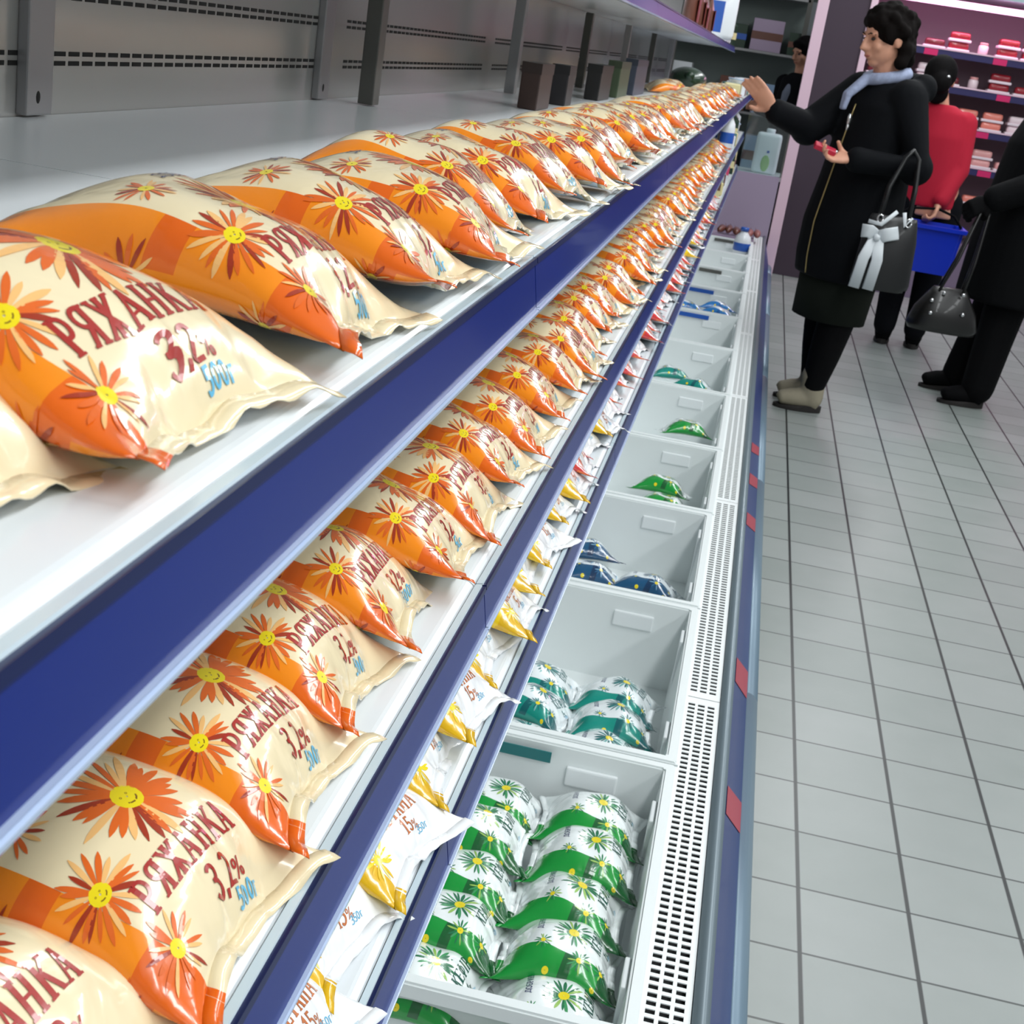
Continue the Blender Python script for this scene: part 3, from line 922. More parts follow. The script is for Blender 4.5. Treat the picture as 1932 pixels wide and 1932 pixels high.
# --- top row: measured positions of the first pouches, then the pitch carries on
Z1 = 1.2055
near = [(-0.262, 0.170, 2, -3), (-0.266, 0.308, 3, -3), (-0.246, 0.436, -4, -2), (-0.243, 0.600, 0, -6), (-0.238, 0.738, 1, -6), (-0.232, 0.872, 3, -5)]
seq = list(near)
y = near[-1][1]
while y < 6.75:
    y += rng.uniform(0.138, 0.158)
    seq.append((-0.242 + rng.uniform(-0.012, 0.010), y, rng.uniform(-7, 7), rng.uniform(-8, 0)))
for i, (x, y, yaw, roll) in enumerate(seq):
    k = [1, 0, 2, 3, 4, 5][i % 6] if i < 6 else rng.randrange(6)
    place(P_RYA[k], (x, y, Z1 + 0.002 + 0.05 * abs(math.sin(rad(roll)))), (rad(roll), rad(rng.uniform(-1, 3)), rad(yaw)),
          'glossy cream and orange milk pouch, %s from the near end of the highest row' % ordinal(i + 1), 'milk pouch', 'milk pouches of the highest row')
# --- middle row
Z2 = 0.9535
seq = []
y = 0.245
i = 0
steps = [0.0, 0.128, 0.128, 0.118, 0.120, 0.118, 0.125]
while y < 6.75:
    y += steps[i] if i < len(steps) else rng.uniform(0.118, 0.138)
    seq.append((-0.246 + rng.uniform(-0.010, 0.010), y, rng.uniform(-6, 6), rng.uniform(-10, -3)))
    i += 1
for i, (x, y, yaw, roll) in enumerate(seq):
    place(P_RYA[rng.randrange(6)], (x, y, Z2 + 0.002 + 0.05 * abs(math.sin(rad(roll)))), (rad(roll), rad(rng.uniform(-1, 3)), rad(yaw)),
          'glossy cream and orange milk pouch, %s from the near end of the second row' % ordinal(i + 1), 'milk pouch', 'milk pouches of the second row')
# --- bottom row, sour cream, tips over the rail
Z3 = 0.7395
y = 0.42
i = 0
while y < 6.7:
    y += rng.uniform(0.108, 0.130)
    i += 1
    pr = P_SME if y < 1.95 or rng.random() < 0.12 else P_SMR
    w_ = 'yellow' if pr is P_SME else 'red'
    roll = rng.uniform(-11, -3)
    place(rng.choice(pr), (-0.244 + rng.uniform(-0.012, 0.014), y, Z3 + 0.002 + 0.05 * abs(math.sin(rad(roll)))), (rad(roll), rad(rng.uniform(0, 5)), rad(rng.uniform(-8, 8))),
          'white and %s sour cream pouch, %s from the near end of the lowest row' % (w_, ordinal(i)), 'sour cream pouch', 'sour cream pouches of the lowest row')

# --- kefir in the crates
def pile(pr, name, rows):
    for n_, (x, y, z, yaw, roll, lab) in enumerate(rows):
        place(pr[n_ % len(pr)], (x, y, z), (rad(roll), 0, rad(yaw)), lab, 'kefir pouch', name)
G1 = 'green kefir pouches in the nearest crate'
rows = []
for c, (x, nm) in enumerate(((-0.045, 'aisle side'), (-0.196, 'shelf side'))):
    for k in range(5):
        yy = (1.345 + k * 0.113) if c == 0 else (1.35 + k * 0.111)
        rows.append((x + rng.uniform(-0.006, 0.006), yy, 0.262 + (0.006 if k % 2 else 0.0) - (0.01 if k == 4 and c else 0), rng.uniform(-4, 4), rng.uniform(-11, -4),
                     'green and white kefir pouch in nearest crate, %s from front on its %s' % (ordinal(k + 1), nm)))
pile(P_KEF, G1, rows)
G2 = 'teal kefir pouches in the second crate'
pile(P_TEAL, G2, [(-0.065, 2.045, 0.235, -3, -4, 'teal kefir pouch, front of second crate on the aisle side'),
                  (-0.200, 2.040, 0.225, 5, -4, 'teal kefir pouch, front of second crate on the shelf side'),
                  (-0.058, 2.160, 0.240, 5, -10, 'teal kefir pouch, second in second crate on the aisle side'),
                  (-0.200, 2.165, 0.236, -14, -14, 'teal kefir pouch, second in second crate on the shelf side'),
                  (-0.060, 2.275, 0.232, -4, -8, 'teal kefir pouch at the back of the pile in second crate, aisle side'),
                  (-0.205, 2.285, 0.225, 3, -6, 'teal kefir pouch at the back of the pile in second crate, shelf side')])
G3 = 'navy pouches in the third crate'
pile(P_NAVY, G3, [(-0.060, 2.93, 0.205, -6, -12, 'navy blue pouch lying nearest on the aisle side of third crate'),
                  (-0.195, 2.95, 0.200, 6, -10, 'navy blue pouch in the middle of third crate'),
                  (-0.225, 3.08, 0.205, 14, -14, 'navy blue pouch at the back on the shelf side of third crate')])
pile(P_KEF, 'green pouches in the fourth crate', [(-0.070, 3.50, 0.220, -5, -14, 'green kefir pouch lying nearer in the fourth crate'),
                  (-0.085, 3.645, 0.225, -3, -14, 'green kefir pouch lying farther in the fourth crate')])
pile(P_KEF, 'pouches in the fifth crate', [(-0.060, 4.22, 0.250, 10, -12, 'lone white and green kefir pouch in the fifth crate')])
pile(P_TEAL, 'pouches in the sixth crate', [(-0.065, 4.90, 0.235, -18, -14, 'teal and white pouch lying nearer in the sixth crate'),
                  (-0.170, 5.02, 0.235, 14, -16, 'teal and white pouch leaning farther in the sixth crate')])
pile(P_PALE, 'pouches in the eighth crate', [(-0.050, 6.36, 0.262, -8, -12, 'white and blue pouch, aisle side of the eighth crate, nearer one'),
                  (-0.205, 6.38, 0.262, 10, -14, 'white and blue pouch, shelf side of the eighth crate'),
                  (-0.060, 6.49, 0.268, 4, -14, 'white and blue pouch, aisle side of the eighth crate, farther one')])

# ------------------------------------------------------------------ people
M_SKIN = mat('skin', (206, 150, 124), rough=0.55)
M_HAIR = mat('dark_brown_hair', (13, 9, 8), rough=0.85, spec=0.1, bump=0.5, bump_scale=60)
M_HAIR2 = mat('black_hair', (10, 8, 9), rough=0.8, spec=0.12, bump=0.4, bump_scale=60)
M_COAT = mat('black_coat_cloth', (9, 11, 15), rough=0.8, spec=0.12, bump=0.3, bump_scale=25)
M_COAT2 = mat('black_long_coat_cloth', (7, 8, 10), rough=0.85, spec=0.12, bump=0.3, bump_scale=25)
M_OLIVE = mat('dark_olive_skirt', (27, 31, 26), rough=0.9, spec=0.12)
M_BLACK = mat('black_leggings', (6, 6, 8), rough=0.8, spec=0.12)
M_BOOT = mat('beige_suede', (150, 142, 122), rough=0.8, noise=0.1, noise_scale=40)
M_SOLE = mat('dark_boot_sole', (30, 26, 24), rough=0.7)
M_SCARF = mat('pale_blue_scarf', (150, 160, 188), rough=0.85, noise=0.35, noise_scale=55)
M_GOLD = mat('brass_zip', (170, 150, 100), rough=0.35, metal=0.7)
M_BAG = mat('black_bag_leather', (8, 9, 12), rough=0.45, coat=0.1)
M_BAG2 = mat('dark_brown_bag_leather', (11, 9, 9), rough=0.35, coat=0.2)
M_BOW = mat('silver_white_satin', (206, 212, 216), rough=0.4)
M_STEEL = mat('bright_steel', (210, 210, 212), rough=0.2, metal=0.9)
M_REDW = mat('red_leather', (186, 28, 60), rough=0.4)
M_SWEATER = mat('red_sweater_cloth', (176, 8, 44), rough=0.85)
M_LIP = mat('lips', (166, 92, 84), rough=0.5)
M_EYE = mat('dark_eye', (26, 20, 18), rough=0.3)
M_BASKET = mat('blue_basket_plastic', (8, 48, 196), rough=0.35)
M_JACKET = mat('dark_jacket_cloth', (12, 13, 18), rough=0.85, spec=0.12)
M_SHIRT = mat('grey_shirt_cloth', (120, 128, 146), rough=0.8)

def fuse(name, bm, m, parent, voxel=0.008, smooth=2, swell=0.0):
    """one continuous surface out of overlapping rounded volumes."""
    me = bpy.data.meshes.new('tmp')
    bm.to_mesh(me); bm.free()
    o = bpy.data.objects.new('tmp', me)
    COL.objects.link(o)
    r = o.modifiers.new('r', 'REMESH'); r.mode = 'VOXEL'; r.voxel_size = voxel; r.use_smooth_shade = True
    if smooth:
        s = o.modifiers.new('s', 'SMOOTH'); s.iterations = smooth; s.factor = 0.5
    if swell:
        d_ = o.modifiers.new('d', 'DISPLACE'); d_.strength = swell; d_.mid_level = 0.0
    dg = bpy.context.evaluated_depsgraph_get()
    out = bpy.data.meshes.new_from_object(o.evaluated_get(dg))
    bpy.data.objects.remove(o); bpy.data.meshes.remove(me)
    out.name = name
    out.materials.clear(); out.materials.append(m)
    for p in out.polygons: p.use_smooth = True
    return link_mesh(name, out, parent)

def limb(bm, pts, radii, seg=14):
    tube(bm, pts, radii, seg)
    for p, r in zip(pts, radii):
        ball(bm, p, r if not isinstance(r, (list, tuple)) else min(r), 12)

def loft_z(bm, rings, yaw, seg=28):
    """rings (x, y, z, half-width sideways, half-depth forwards); yaw turns forward from -X."""
    rr = []
    c, s = math.cos(yaw), math.sin(yaw)
    fw, sd = Vector((-c, -s, 0)), Vector((-s, c, 0))
    for x, y, z, w, d in rings:
        row = []
        for k in range(seg):
            a = 2 * PI * k / seg
            ca, sa = math.cos(a), math.sin(a)
            row.append(bm.verts.new(Vector((x, y, z)) + sd * (w * math.copysign(abs(ca) ** 0.85, ca)) + fw * (d * math.copysign(abs(sa) ** 0.85, sa))))
        rr.append(row)
    for i in range(len(rr) - 1):
        for k in range(seg):
            bm.faces.new((rr[i][k], rr[i][(k + 1) % seg], rr[i + 1][(k + 1) % seg], rr[i + 1][k]))
    bm.faces.new(list(reversed(rr[0]))); bm.faces.new(rr[-1])

def hand(bm, wrist, direction, palm_n, curl=0.25, size=0.175, spread=0.10, thumb_side=1):
    """palm, four fingers of unequal length and a thumb from the side of the palm."""
    d = Vector(direction).normalized()
    n = Vector(palm_n); n = (n - d * n.dot(d)).normalized()
    s = d.cross(n) * thumb_side
    w = Vector(wrist)
    pl = size * 0.52
    tube(bm, [w - d * 0.02, w + d * 0.012, w + d * pl * 0.5, w + d * pl], [(0.024, 0.019), (0.027, 0.018), (0.040, 0.016), (0.040, 0.013)], 14, up=n)
    for k, (off, ln) in enumerate(((0.030, 0.43), (0.010, 0.48), (-0.011, 0.45), (-0.030, 0.36))):
        L = size * ln
        p = w + d * (pl * 0.92) + s * off
        dirv = (d + s * (off / 0.03 * spread)).normalized()
        pts, ang = [p], 0.0
        for seg_, fr in ((0, 0.45), (1, 0.31), (2, 0.24)):
            ang += curl * (0.8 + 0.35 * seg_)
            p = p + (dirv * math.cos(ang) + n * math.sin(ang)) * (L * fr)
            pts.append(p)
        limb(bm, pts, [0.0098, 0.0090, 0.0082, 0.0070], 10)
    p = w + d * 0.022 + s * 0.026
    limb(bm, [p, p + (d * 0.6 + s * 0.75 + n * 0.25).normalized() * 0.035, p + (d * 0.8 + s * 0.55 + n * (0.3 + curl)).normalized() * 0.062], [0.014, 0.0115, 0.0088], 10)

def head_shape(bm, c, fwd, up=(0, 0, 1), h=0.225, ear=True):
    """skull, jaw, nose, brows, lips, ears around centre c, looking along fwd."""
    f = Vector(fwd).normalized(); u = Vector(up); u = (u - f * u.dot(f)).normalized(); r = f.cross(u)
    R = Matrix((r, f, u)).transposed()
    c = Vector(c); k = h / 0.225
    P = lambda x, y, z: c + (r * x + f * y + u * z) * k
    ball(bm, P(0, -0.012, 0.030), (0.074 * k, 0.092 * k, 0.082 * k), 20, R)
    ball(bm, P(0, 0.012, -0.035), (0.062 * k, 0.074 * k, 0.075 * k), 18, R)
    ball(bm, P(0, 0.050, -0.086), (0.030 * k, 0.026 * k, 0.022 * k), 12, R)          # chin
    for s_ in (-1, 1):
        ball(bm, P(s_ * 0.036, 0.056, -0.026), (0.026 * k, 0.022 * k, 0.024 * k), 12, R)   # cheeks
        ball(bm, P(s_ * 0.030, 0.076, 0.022), (0.024 * k, 0.010 * k, 0.008 * k), 10, R)    # brows
        if ear: ball(bm, P(s_ * 0.076, -0.012, -0.008), (0.010 * k, 0.020 * k, 0.032 * k), 12, R)
    tube(bm, [P(0, 0.082, 0.014), P(0, 0.094, -0.008), P(0, 0.104, -0.028), P(0, 0.088, -0.036)], [0.008 * k, 0.010 * k, 0.014 * k, 0.012 * k], 10)
    ball(bm, P(0, 0.100, -0.027), 0.0135 * k, 10)
    for s_ in (-1, 1): ball(bm, P(s_ * 0.012, 0.088, -0.031), 0.009 * k, 8)
    ball(bm, P(0, 0.079, -0.056), (0.026 * k, 0.010 * k, 0.0085 * k), 10, R)
    ball(bm, P(0, 0.078, -0.066), (0.022 * k, 0.010 * k, 0.0075 * k), 10, R)
    return P, R, k

def face_parts(P, R, k, parent):
    for s_ in (-1, 1):
        bm = bmesh.new(); ball(bm, P(s_ * 0.031, 0.074, 0.004), (0.013 * k, 0.008 * k, 0.0065 * k), 12, R)
        obj('eye', bm, M_EYE, parent, True)
        bm = bmesh.new()
        tube(bm, [P(s_ * 0.012, 0.087, 0.022), P(s_ * 0.032, 0.085, 0.027), P(s_ * 0.050, 0.072, 0.020)], [0.0018 * k, 0.0026 * k, 0.0012 * k], 8)
        obj('eyebrow', bm, M_HAIR, parent, True)
    bm = bmesh.new(); ball(bm, P(0, 0.0815, -0.060), (0.021 * k, 0.0075 * k, 0.007 * k), 12, R)
    obj('mouth', bm, M_LIP, parent, True)

def local(t, bm):
    for v in bm.verts: v.co -= Vector(t.location)
    return bm

def boot(t, toe, heel, hgt, w, m, sole=True, name='boot'):
    toe, heel = Vector(toe), Vector(heel)
    d = (toe - heel); L = d.length; d.normalize()
    bm = bmesh.new()
    Z = Vector((0, 0, 1))
    tube(bm, [heel + d * 0.02 + Z * 0.05, heel + d * L * 0.35 + Z * 0.055, heel + d * L * 0.65 + Z * 0.05, heel + d * (L * 0.88) + Z * 0.042, heel + d * (L - 0.015) + Z * 0.036],
         [(w * 0.95, 0.045), (w * 1.0, 0.046), (w * 1.02, 0.040), (w * 0.88, 0.030), (w * 0.5, 0.018)], 16)
    limb(bm, [heel + d * 0.052 + Z * 0.06, heel + d * 0.060 + Z * hgt], [w * 1.10, w * 1.16], 16)
    fuse(name, local(t, bm), m, t, 0.008, 2)
    bm = bmesh.new()
    sd = Vector((-d.y, d.x, 0))
    out = []
    for k in range(24):
        a = 2 * PI * k / 24
        q = heel + d * (L / 2) + d * (math.cos(a) * L / 2) + sd * (math.sin(a) * w * (1.0 + 0.1 * math.cos(a)))
        out.append(q)
    lo = [bm.verts.new(q + Z * 0.001) for q in out]; hi = [bm.verts.new(q + Z * (0.016 + (0.012 if (q - heel).dot(d) < L * 0.4 else 0))) for q in out]
    for k in range(24): bm.faces.new((lo[k], lo[(k + 1) % 24], hi[(k + 1) % 24], hi[k]))
    bm.faces.new(list(reversed(lo))); bm.faces.new(hi)
    obj('sole', local(t, bm), M_SOLE, t, False)

# --- the woman reaching over the case
WX, WY = 0.43, 6.07
yaw = rad(26)
F = Vector((-math.cos(yaw), -math.sin(yaw), 0)); S = Vector((-math.sin(yaw), math.cos(yaw), 0))   # forward, her right
t = empty('person', (WX, WY, 0))
shL, shR = Vector((0.535, 5.945, 1.335)), Vector((0.345, 6.195, 1.340))
elL, wrL = Vector((0.610, 5.865, 1.075)), Vector((0.355, 5.800, 1.075))
elR, wrR = Vector((0.165, 6.090, 1.165)), Vector((0.010, 5.985, 1.205))
hd = Vector((0.395, 6.045, 1.545))
ff = Vector((-0.88, -0.42, -0.22))
bm = bmesh.new()
P, R, k = head_shape(bm, hd, ff)
limb(bm, [Vector((0.445, 6.085, 1.36)), Vector((0.415, 6.06, 1.48))], [0.058, 0.054])
loft_z(bm, [(0.45, 6.08, 1.36, 0.07, 0.06), (0.45, 6.08, 1.32, 0.15, 0.08), (0.445, 6.075, 1.20, 0.15, 0.10), (0.44, 6.07, 1.02, 0.13, 0.10), (0.435, 6.07, 0.84, 0.16, 0.12), (0.435, 6.07, 0.76, 0.15, 0.11)], yaw)
limb(bm, [shL, elL, wrL], [0.055, 0.042, 0.029]); limb(bm, [shR, elR, wrR], [0.055, 0.042, 0.029])
hand(bm, wrR, (-0.72, -0.10, 0.68), (-0.25, -0.9, -0.25), 0.14, 0.18, 0.03, -1)
hand(bm, wrL, (-0.95, -0.12, -0.05), (0.05, -0.35, 0.85), 0.55, 0.17, 0.04, 1)
for hipo, foot, sgn in ((-0.085, Vector((0.41, 5.985, 0.10)), -1), (0.085, Vector((0.41, 6.175, 0.10)), 1)):
    hip = Vector((0.435, 6.07, 0.80)) + S * hipo
    knee = hip.lerp(foot, 0.5)
    limb(bm, [hip, knee, knee.lerp(foot, 0.4), foot], [0.080, 0.050, 0.044, 0.032])
    tube(bm, [foot + Vector((0.01, 0, -0.055)), foot + Vector((-0.05, 0, -0.06)), foot + Vector((-0.10, 0, -0.068))], [0.026, 0.026, 0.018], 12)
fuse('body', local(t, bm), M_SKIN, t, 0.0062, 2)
face_t = empty('tmpface'); 
bpy.data.objects.remove(face_t)
P0 = P
P = lambda x, y, z: P0(x, y, z) - Vector((WX, WY, 0))
face_parts(P, R, k, t)
bm = bmesh.new()
rh = random.Random(3)
for i in range(90):
    a, e = rh.uniform(0, 2 * PI), rh.uniform(-0.55, 1.5)
    x, y_, z_ = math.cos(a) * math.cos(e), math.sin(a) * math.cos(e), math.sin(e)
    if y_ > 0.35 and z_ < 0.42: continue
    if y_ > 0.0 and z_ < -0.05: continue
    ball(bm, P0(x * 0.090, y_ * 0.100 - 0.018, z_ * 0.084 + 0.034), rh.uniform(0.016, 0.028), 8)
ball(bm, P0(0, -0.024, 0.034), (0.094, 0.100, 0.088), 18, R)
for i in range(26):
    a = rh.uniform(PI * 1.02, PI * 1.98)
    ball(bm, P0(0.078 * math.cos(a), 0.075 * math.sin(a) - 0.02, rh.uniform(-0.105, -0.02)), rh.uniform(0.022, 0.032), 8)
ball(bm, P0(0, -0.065, -0.055), (0.070, 0.048, 0.060), 14, R)
for x in (-0.055, -0.03, 0.0, 0.03, 0.055): ball(bm, P0(x, 0.066 - abs(x) * 0.3, 0.066), (0.024, 0.022, 0.026), 10, R)
for s_ in (-1, 1):
    ball(bm, P0(s_ * 0.078, 0.026, 0.024), (0.014, 0.024, 0.040), 10, R)
fuse('hair', local(t, bm), M_HAIR, t, 0.007, 1)
bm = bmesh.new()
loft_z(bm, [(0.455, 6.085, 1.385, 0.085, 0.075), (0.455, 6.085, 1.345, 0.165, 0.105), (0.45, 6.08, 1.28, 0.195, 0.135), (0.44, 6.075, 1.12, 0.195, 0.150), (0.435, 6.07, 0.98, 0.200, 0.165), (0.425, 6.07, 0.80, 0.215, 0.185), (0.425, 6.07, 0.66, 0.218, 0.185), (0.425, 6.07, 0.575, 0.210, 0.175)], yaw)
limb(bm, [shL + Vector((-.01, 0, -.01)), elL, elL.lerp(wrL, 0.92)], [0.082, 0.070, 0.052]); limb(bm, [shR + Vector((.01, 0, -.01)), elR + Vector((0, 0, -.01)), elR.lerp(wrR, 0.88)], [0.082, 0.074, 0.052])
for a in np.linspace(-1.0, 1.0, 7):      # hood lying on the back and shoulders
    q = Vector((0.475, 6.095, 1.375)) - F * (0.085 * math.cos(a)) + S * (0.165 * math.sin(a))
    ball(bm, q, (0.058, 0.058, 0.060), 12)
coat = fuse('coat', local(t, bm), M_COAT, t, 0.010, 3)
bm = bmesh.new()
loft_z(bm, [(0.425, 6.07, 0.64, 0.185, 0.150), (0.420, 6.07, 0.52, 0.178, 0.145), (0.415, 6.065, 0.40, 0.172, 0.140)], yaw)
obj('skirt', local(t, bm), M_OLIVE, t, True)
for hipo, foot in ((-0.085, Vector((0.415, 5.985, 0.12))), (0.085, Vector((0.415, 6.175, 0.12)))):
    hip = Vector((0.43, 6.07, 0.55)) + S * hipo
    bm = bmesh.new(); limb(bm, [hip, hip.lerp(foot, 0.45), hip.lerp(foot, 0.7), foot], [0.085, 0.076, 0.068, 0.052], 16)
    fuse('legging', local(t, bm), M_BLACK, t, 0.010, 2)
boot(t, (0.262, 5.975, 0), (0.470, 5.995, 0), 0.16, 0.046, M_BOOT)
boot(t, (0.262, 6.165, 0), (0.470, 6.185, 0), 0.16, 0.046, M_BOOT)
bm = bmesh.new()
ring = [Vector((0.435, 6.075, 1.405)) + S * (0.076 * math.cos(a)) + F * (0.076 * math.sin(a)) + Vector((0, 0, -0.022 * math.sin(a))) for a in np.linspace(0, 2 * PI, 15)]
tube(bm, ring, 0.025, 10)
for w_ in (0.0, 0.02): tube(bm, [Vector((0.435, 6.075, 1.385)) + F * 0.085, Vector((0.43, 6.06, 1.31)) + F * 0.150 + S * w_, Vector((0.43, 6.06, 1.25)) + F * 0.158 + S * w_], [0.024, 0.016, 0.010], 10)
fuse('scarf', local(t, bm), M_SCARF, t, 0.006, 1)
# zip following the front of the coat
from mathutils.bvhtree import BVHTree
cm = coat.data
bv = BVHTree.FromPolygons([v.co.copy() for v in cm.vertices], [tuple(p.vertices) for p in cm.polygons])
def on_coat(z, side, lift=0.002):
    o_ = Vector((0.43 - WX, 6.07 - WY, z)) + S * side + F * 0.6
    h = bv.ray_cast(o_, -F)
    return (h[0] + F * lift) if h[0] else None
bm = bmesh.new()
zp = [on_coat(z, -0.01 - 0.02 * (1.28 - z)) for z in np.linspace(1.28, 0.585, 24)]
tube(bm, [p for p in zp if p], 0.0030, 8, up=tuple(F))
obj('zip', bm, M_GOLD, t, True)
bm = bmesh.new()
q = on_coat(1.215, -0.012, 0.006)
ball(bm, q, (0.010, 0.010, 0.026), 10); ball(bm, q + Vector((0, 0, -0.03)), (0.008, 0.008, 0.014), 10)
obj('zip_pull', bm, M_STEEL, t, True)
tag(t, 'woman in a hooded black coat, olive skirt and beige boots reaching over the case', 'person')

# what she holds: red wallet in the near hand, black bag on the forearm
bm = bmesh.new()
box(bm, -0.055, 0.035, -0.020, 0.020, -0.011, 0.011, bevel=0.005)
w_ = obj('wallet', bm, M_REDW)
w_.location = wrL + Vector((-0.105, -0.018, 0.020)); w_.rotation_euler = (rad(20), rad(14), rad(8))
bm = bmesh.new(); ball(bm, (0.036, 0, 0.006), 0.008, 10)
obj('clasp', bm, M_STEEL, w_, True)
tag(w_, 'small red wallet held in the hand of the woman in the black hooded coat', 'wallet')

bt = empty('handbag', (0.560, 5.735, 0.60))
bm = bmesh.new()
loft_z(bm, [(0, 0, 0.0, 0.052, 0.112), (0, 0, 0.03, 0.060, 0.118), (0, 0, 0.20, 0.050, 0.108), (0, 0, 0.275, 0.028, 0.095), (0, 0, 0.29, 0.016, 0.090)], rad(6))
bmesh.ops.bevel(bm, geom=[e for e in bm.edges if abs(e.verts[0].co.z) < 1e-5 and abs(e.verts[1].co.z) < 1e-5], offset=0.012, segments=2, affect='EDGES')
obj('bag_body', bm, M_BAG, bt, True)
for yy in (-0.022, 0.022):
    bm = bmesh.new()
    top = Vector((0.02, 0.06 + yy, 0.545))
    tube(bm, [Vector((-0.055, yy, 0.27)), Vector((-0.045, yy + 0.02, 0.40)), top + Vector((-0.025, 0, -0.03)), top + Vector((0.0, 0, 0.0)), top + Vector((0.025, 0, -0.03)), Vector((0.055, yy + 0.02, 0.40)), Vector((0.055, yy, 0.27))], 0.0085, 10)
    obj('handle', bm, M_BAG, bt, True)
    for xx in (-0.055, 0.055):
        bm = bmesh.new()
        tube(bm, [Vector((xx + 0.011 * math.cos(a), yy - 0.012, 0.275 + 0.016 * math.sin(a))) for a in np.linspace(0, 2 * PI, 13)], 0.0038, 8)
        obj('handle_ring', bm, M_STEEL, bt, True)
def ribbon(name, pts, w, n=(0, -1, 0), th=0.003, m=M_BOW):
    bm = bmesh.new()
    tube(bm, pts, [(w * f, th) for f in np.linspace(1, 1, len(pts))], 10, up=n)
    obj(name, bm, m, bt, True)
yf = -0.066
for nm, pts, w in (('bow_loop', [(-0.055, yf, 0.205), (-0.085, yf - .012, 0.225), (-0.118, yf - .004, 0.222)], 0.026), ('bow_loop', [(-0.055, yf, 0.205), (-0.02, yf - .014, 0.222), (0.022, yf - .004, 0.235)], 0.026),
                   ('bow_tail', [(-0.062, yf - .004, 0.200), (-0.088, yf - .01, 0.12), (-0.100, yf - .008, 0.0)], 0.022), ('bow_tail', [(-0.048, yf - .004, 0.200), (-0.035, yf - .012, 0.12), (-0.045, yf - .010, 0.0)], 0.022),
                   ('trim_band', [(-0.10, yf - .002, 0.262), (-0.05, yf - .010, 0.258), (0.0, yf - .004, 0.315)], 0.008), ('trim_band', [(0.028, yf + .004, 0.315), (0.040, yf - .006, 0.265), (0.062, yf - .004, 0.300)], 0.008)):
    ribbon(nm, [Vector(p) for p in pts], w)
bm = bmesh.new(); ball(bm, (-0.055, yf - 0.008, 0.205), (0.014, 0.010, 0.014), 12)
obj('bow_knot', bm, M_BOW, bt, True)
tag(bt, 'black handbag with a white satin bow hanging from the woman\'s forearm', 'handbag')

# --- shopper in the long black coat at the picture edge
PX, PY = 1.26, 6.86
yaw2 = rad(12)
F2 = Vector((-math.cos(yaw2), -math.sin(yaw2), 0)); S2 = Vector((-math.sin(yaw2), math.cos(yaw2), 0))
t = empty('person', (PX, PY, 0))
hd = Vector((PX + 0.03, PY, 1.555))
bm = bmesh.new()
P, R, k = head_shape(bm, hd, F2)
limb(bm, [Vector((PX + 0.04, PY, 1.36)), Vector((PX + 0.035, PY, 1.48))], [0.06, 0.056])
loft_z(bm, [(PX + .03, PY, 1.36, 0.07, 0.06), (PX + .03, PY, 1.32, 0.16, 0.08), (PX, PY, 1.1, 0.15, 0.11), (PX, PY, 0.84, 0.17, 0.13), (PX, PY, 0.76, 0.16, 0.12)], yaw2)
sL, eL, wL = Vector((PX + .02, PY - .18, 1.33)), Vector((PX - .02, PY - .24, 1.06)), Vector((PX - .22, PY - .26, 0.96))
sR, eR, wR = Vector((PX + .02, PY + .18, 1.33)), Vector((PX + .03, PY + .24, 1.06)), Vector((PX - .05, PY + .25, 0.84))
limb(bm, [sL, eL, wL], [0.055, 0.042, 0.03]); limb(bm, [sR, eR, wR], [0.055, 0.042, 0.03])
HG = (wL, (-0.8, -0.1, -0.5), (0.3, 0.8, -0.3), 0.7); hand(bm, *HG, 0.17, 0.03, 1); hand(bm, wR, (-0.2, 0, -1), (0, -1, 0), 0.3, 0.17, 0.03, 1)
for hy, foot in ((-0.09, Vector((1.215, 6.735, 0.09))), (0.09, Vector((1.155, 7.035, 0.09)))):
    hip = Vector((PX, PY + hy, 0.80))
    limb(bm, [hip, hip.lerp(foot, 0.5), foot], [0.085, 0.055, 0.034])
    tube(bm, [foot + Vector((0.01, 0, -0.05)), foot + Vector((-0.05, 0, -0.055)), foot + Vector((-0.10, 0, -0.062))], [0.026, 0.026, 0.018], 12)
fuse('body', local(t, bm), M_SKIN, t, 0.0075, 2)
P0 = P
P = (lambda base, loc: (lambda x, y, z: base(x, y, z) - loc))(P0, Vector((PX, PY, 0)))
face_parts(P, R, k, t)
bm = bmesh.new()
ball(bm, P0(0, -0.025, 0.040), (0.092, 0.104, 0.094), 18, R)
for i in range(40):
    a, e = rh.uniform(0, 2 * PI), rh.uniform(-0.9, 1.5)
    x, y_, z_ = math.cos(a) * math.cos(e), math.sin(a) * math.cos(e), math.sin(e)
    if y_ > 0.25 and z_ < 0.45: continue
    ball(bm, P0(x * 0.086, y_ * 0.098 - 0.02, z_ * 0.092 + 0.03), rh.uniform(0.018, 0.03), 8)
fuse('hair', local(t, bm), M_HAIR, t, 0.009, 1)
bm = bmesh.new()
loft_z(bm, [(PX + .03, PY, 1.40, 0.10, 0.09), (PX + .03, PY, 1.35, 0.19, 0.13), (PX + .01, PY, 1.22, 0.22, 0.165), (PX, PY, 1.0, 0.225, 0.185), (PX, PY, 0.75, 0.245, 0.215), (PX + .01, PY, 0.50, 0.265, 0.235)], yaw2)
limb(bm, [sL + Vector((0, .01, -.01)), eL, eL.lerp(wL, 0.9)], [0.095, 0.082, 0.062]); limb(bm, [sR, eR, eR.lerp(wR, 0.9)], [0.095, 0.082, 0.062])
for a in np.linspace(-2.4, 2.4, 11):
    ball(bm, Vector((PX + 0.03, PY, 1.385)) - F2 * (0.10 * math.cos(a)) + S2 * (0.14 * math.sin(a)), (0.055, 0.055, 0.05), 12)
g_ = bmesh.new(); hand(g_, *HG, 0.176, 0.03, 1)
fuse('glove', local(t, g_), M_BLACK, t, 0.006, 1, 0.004)
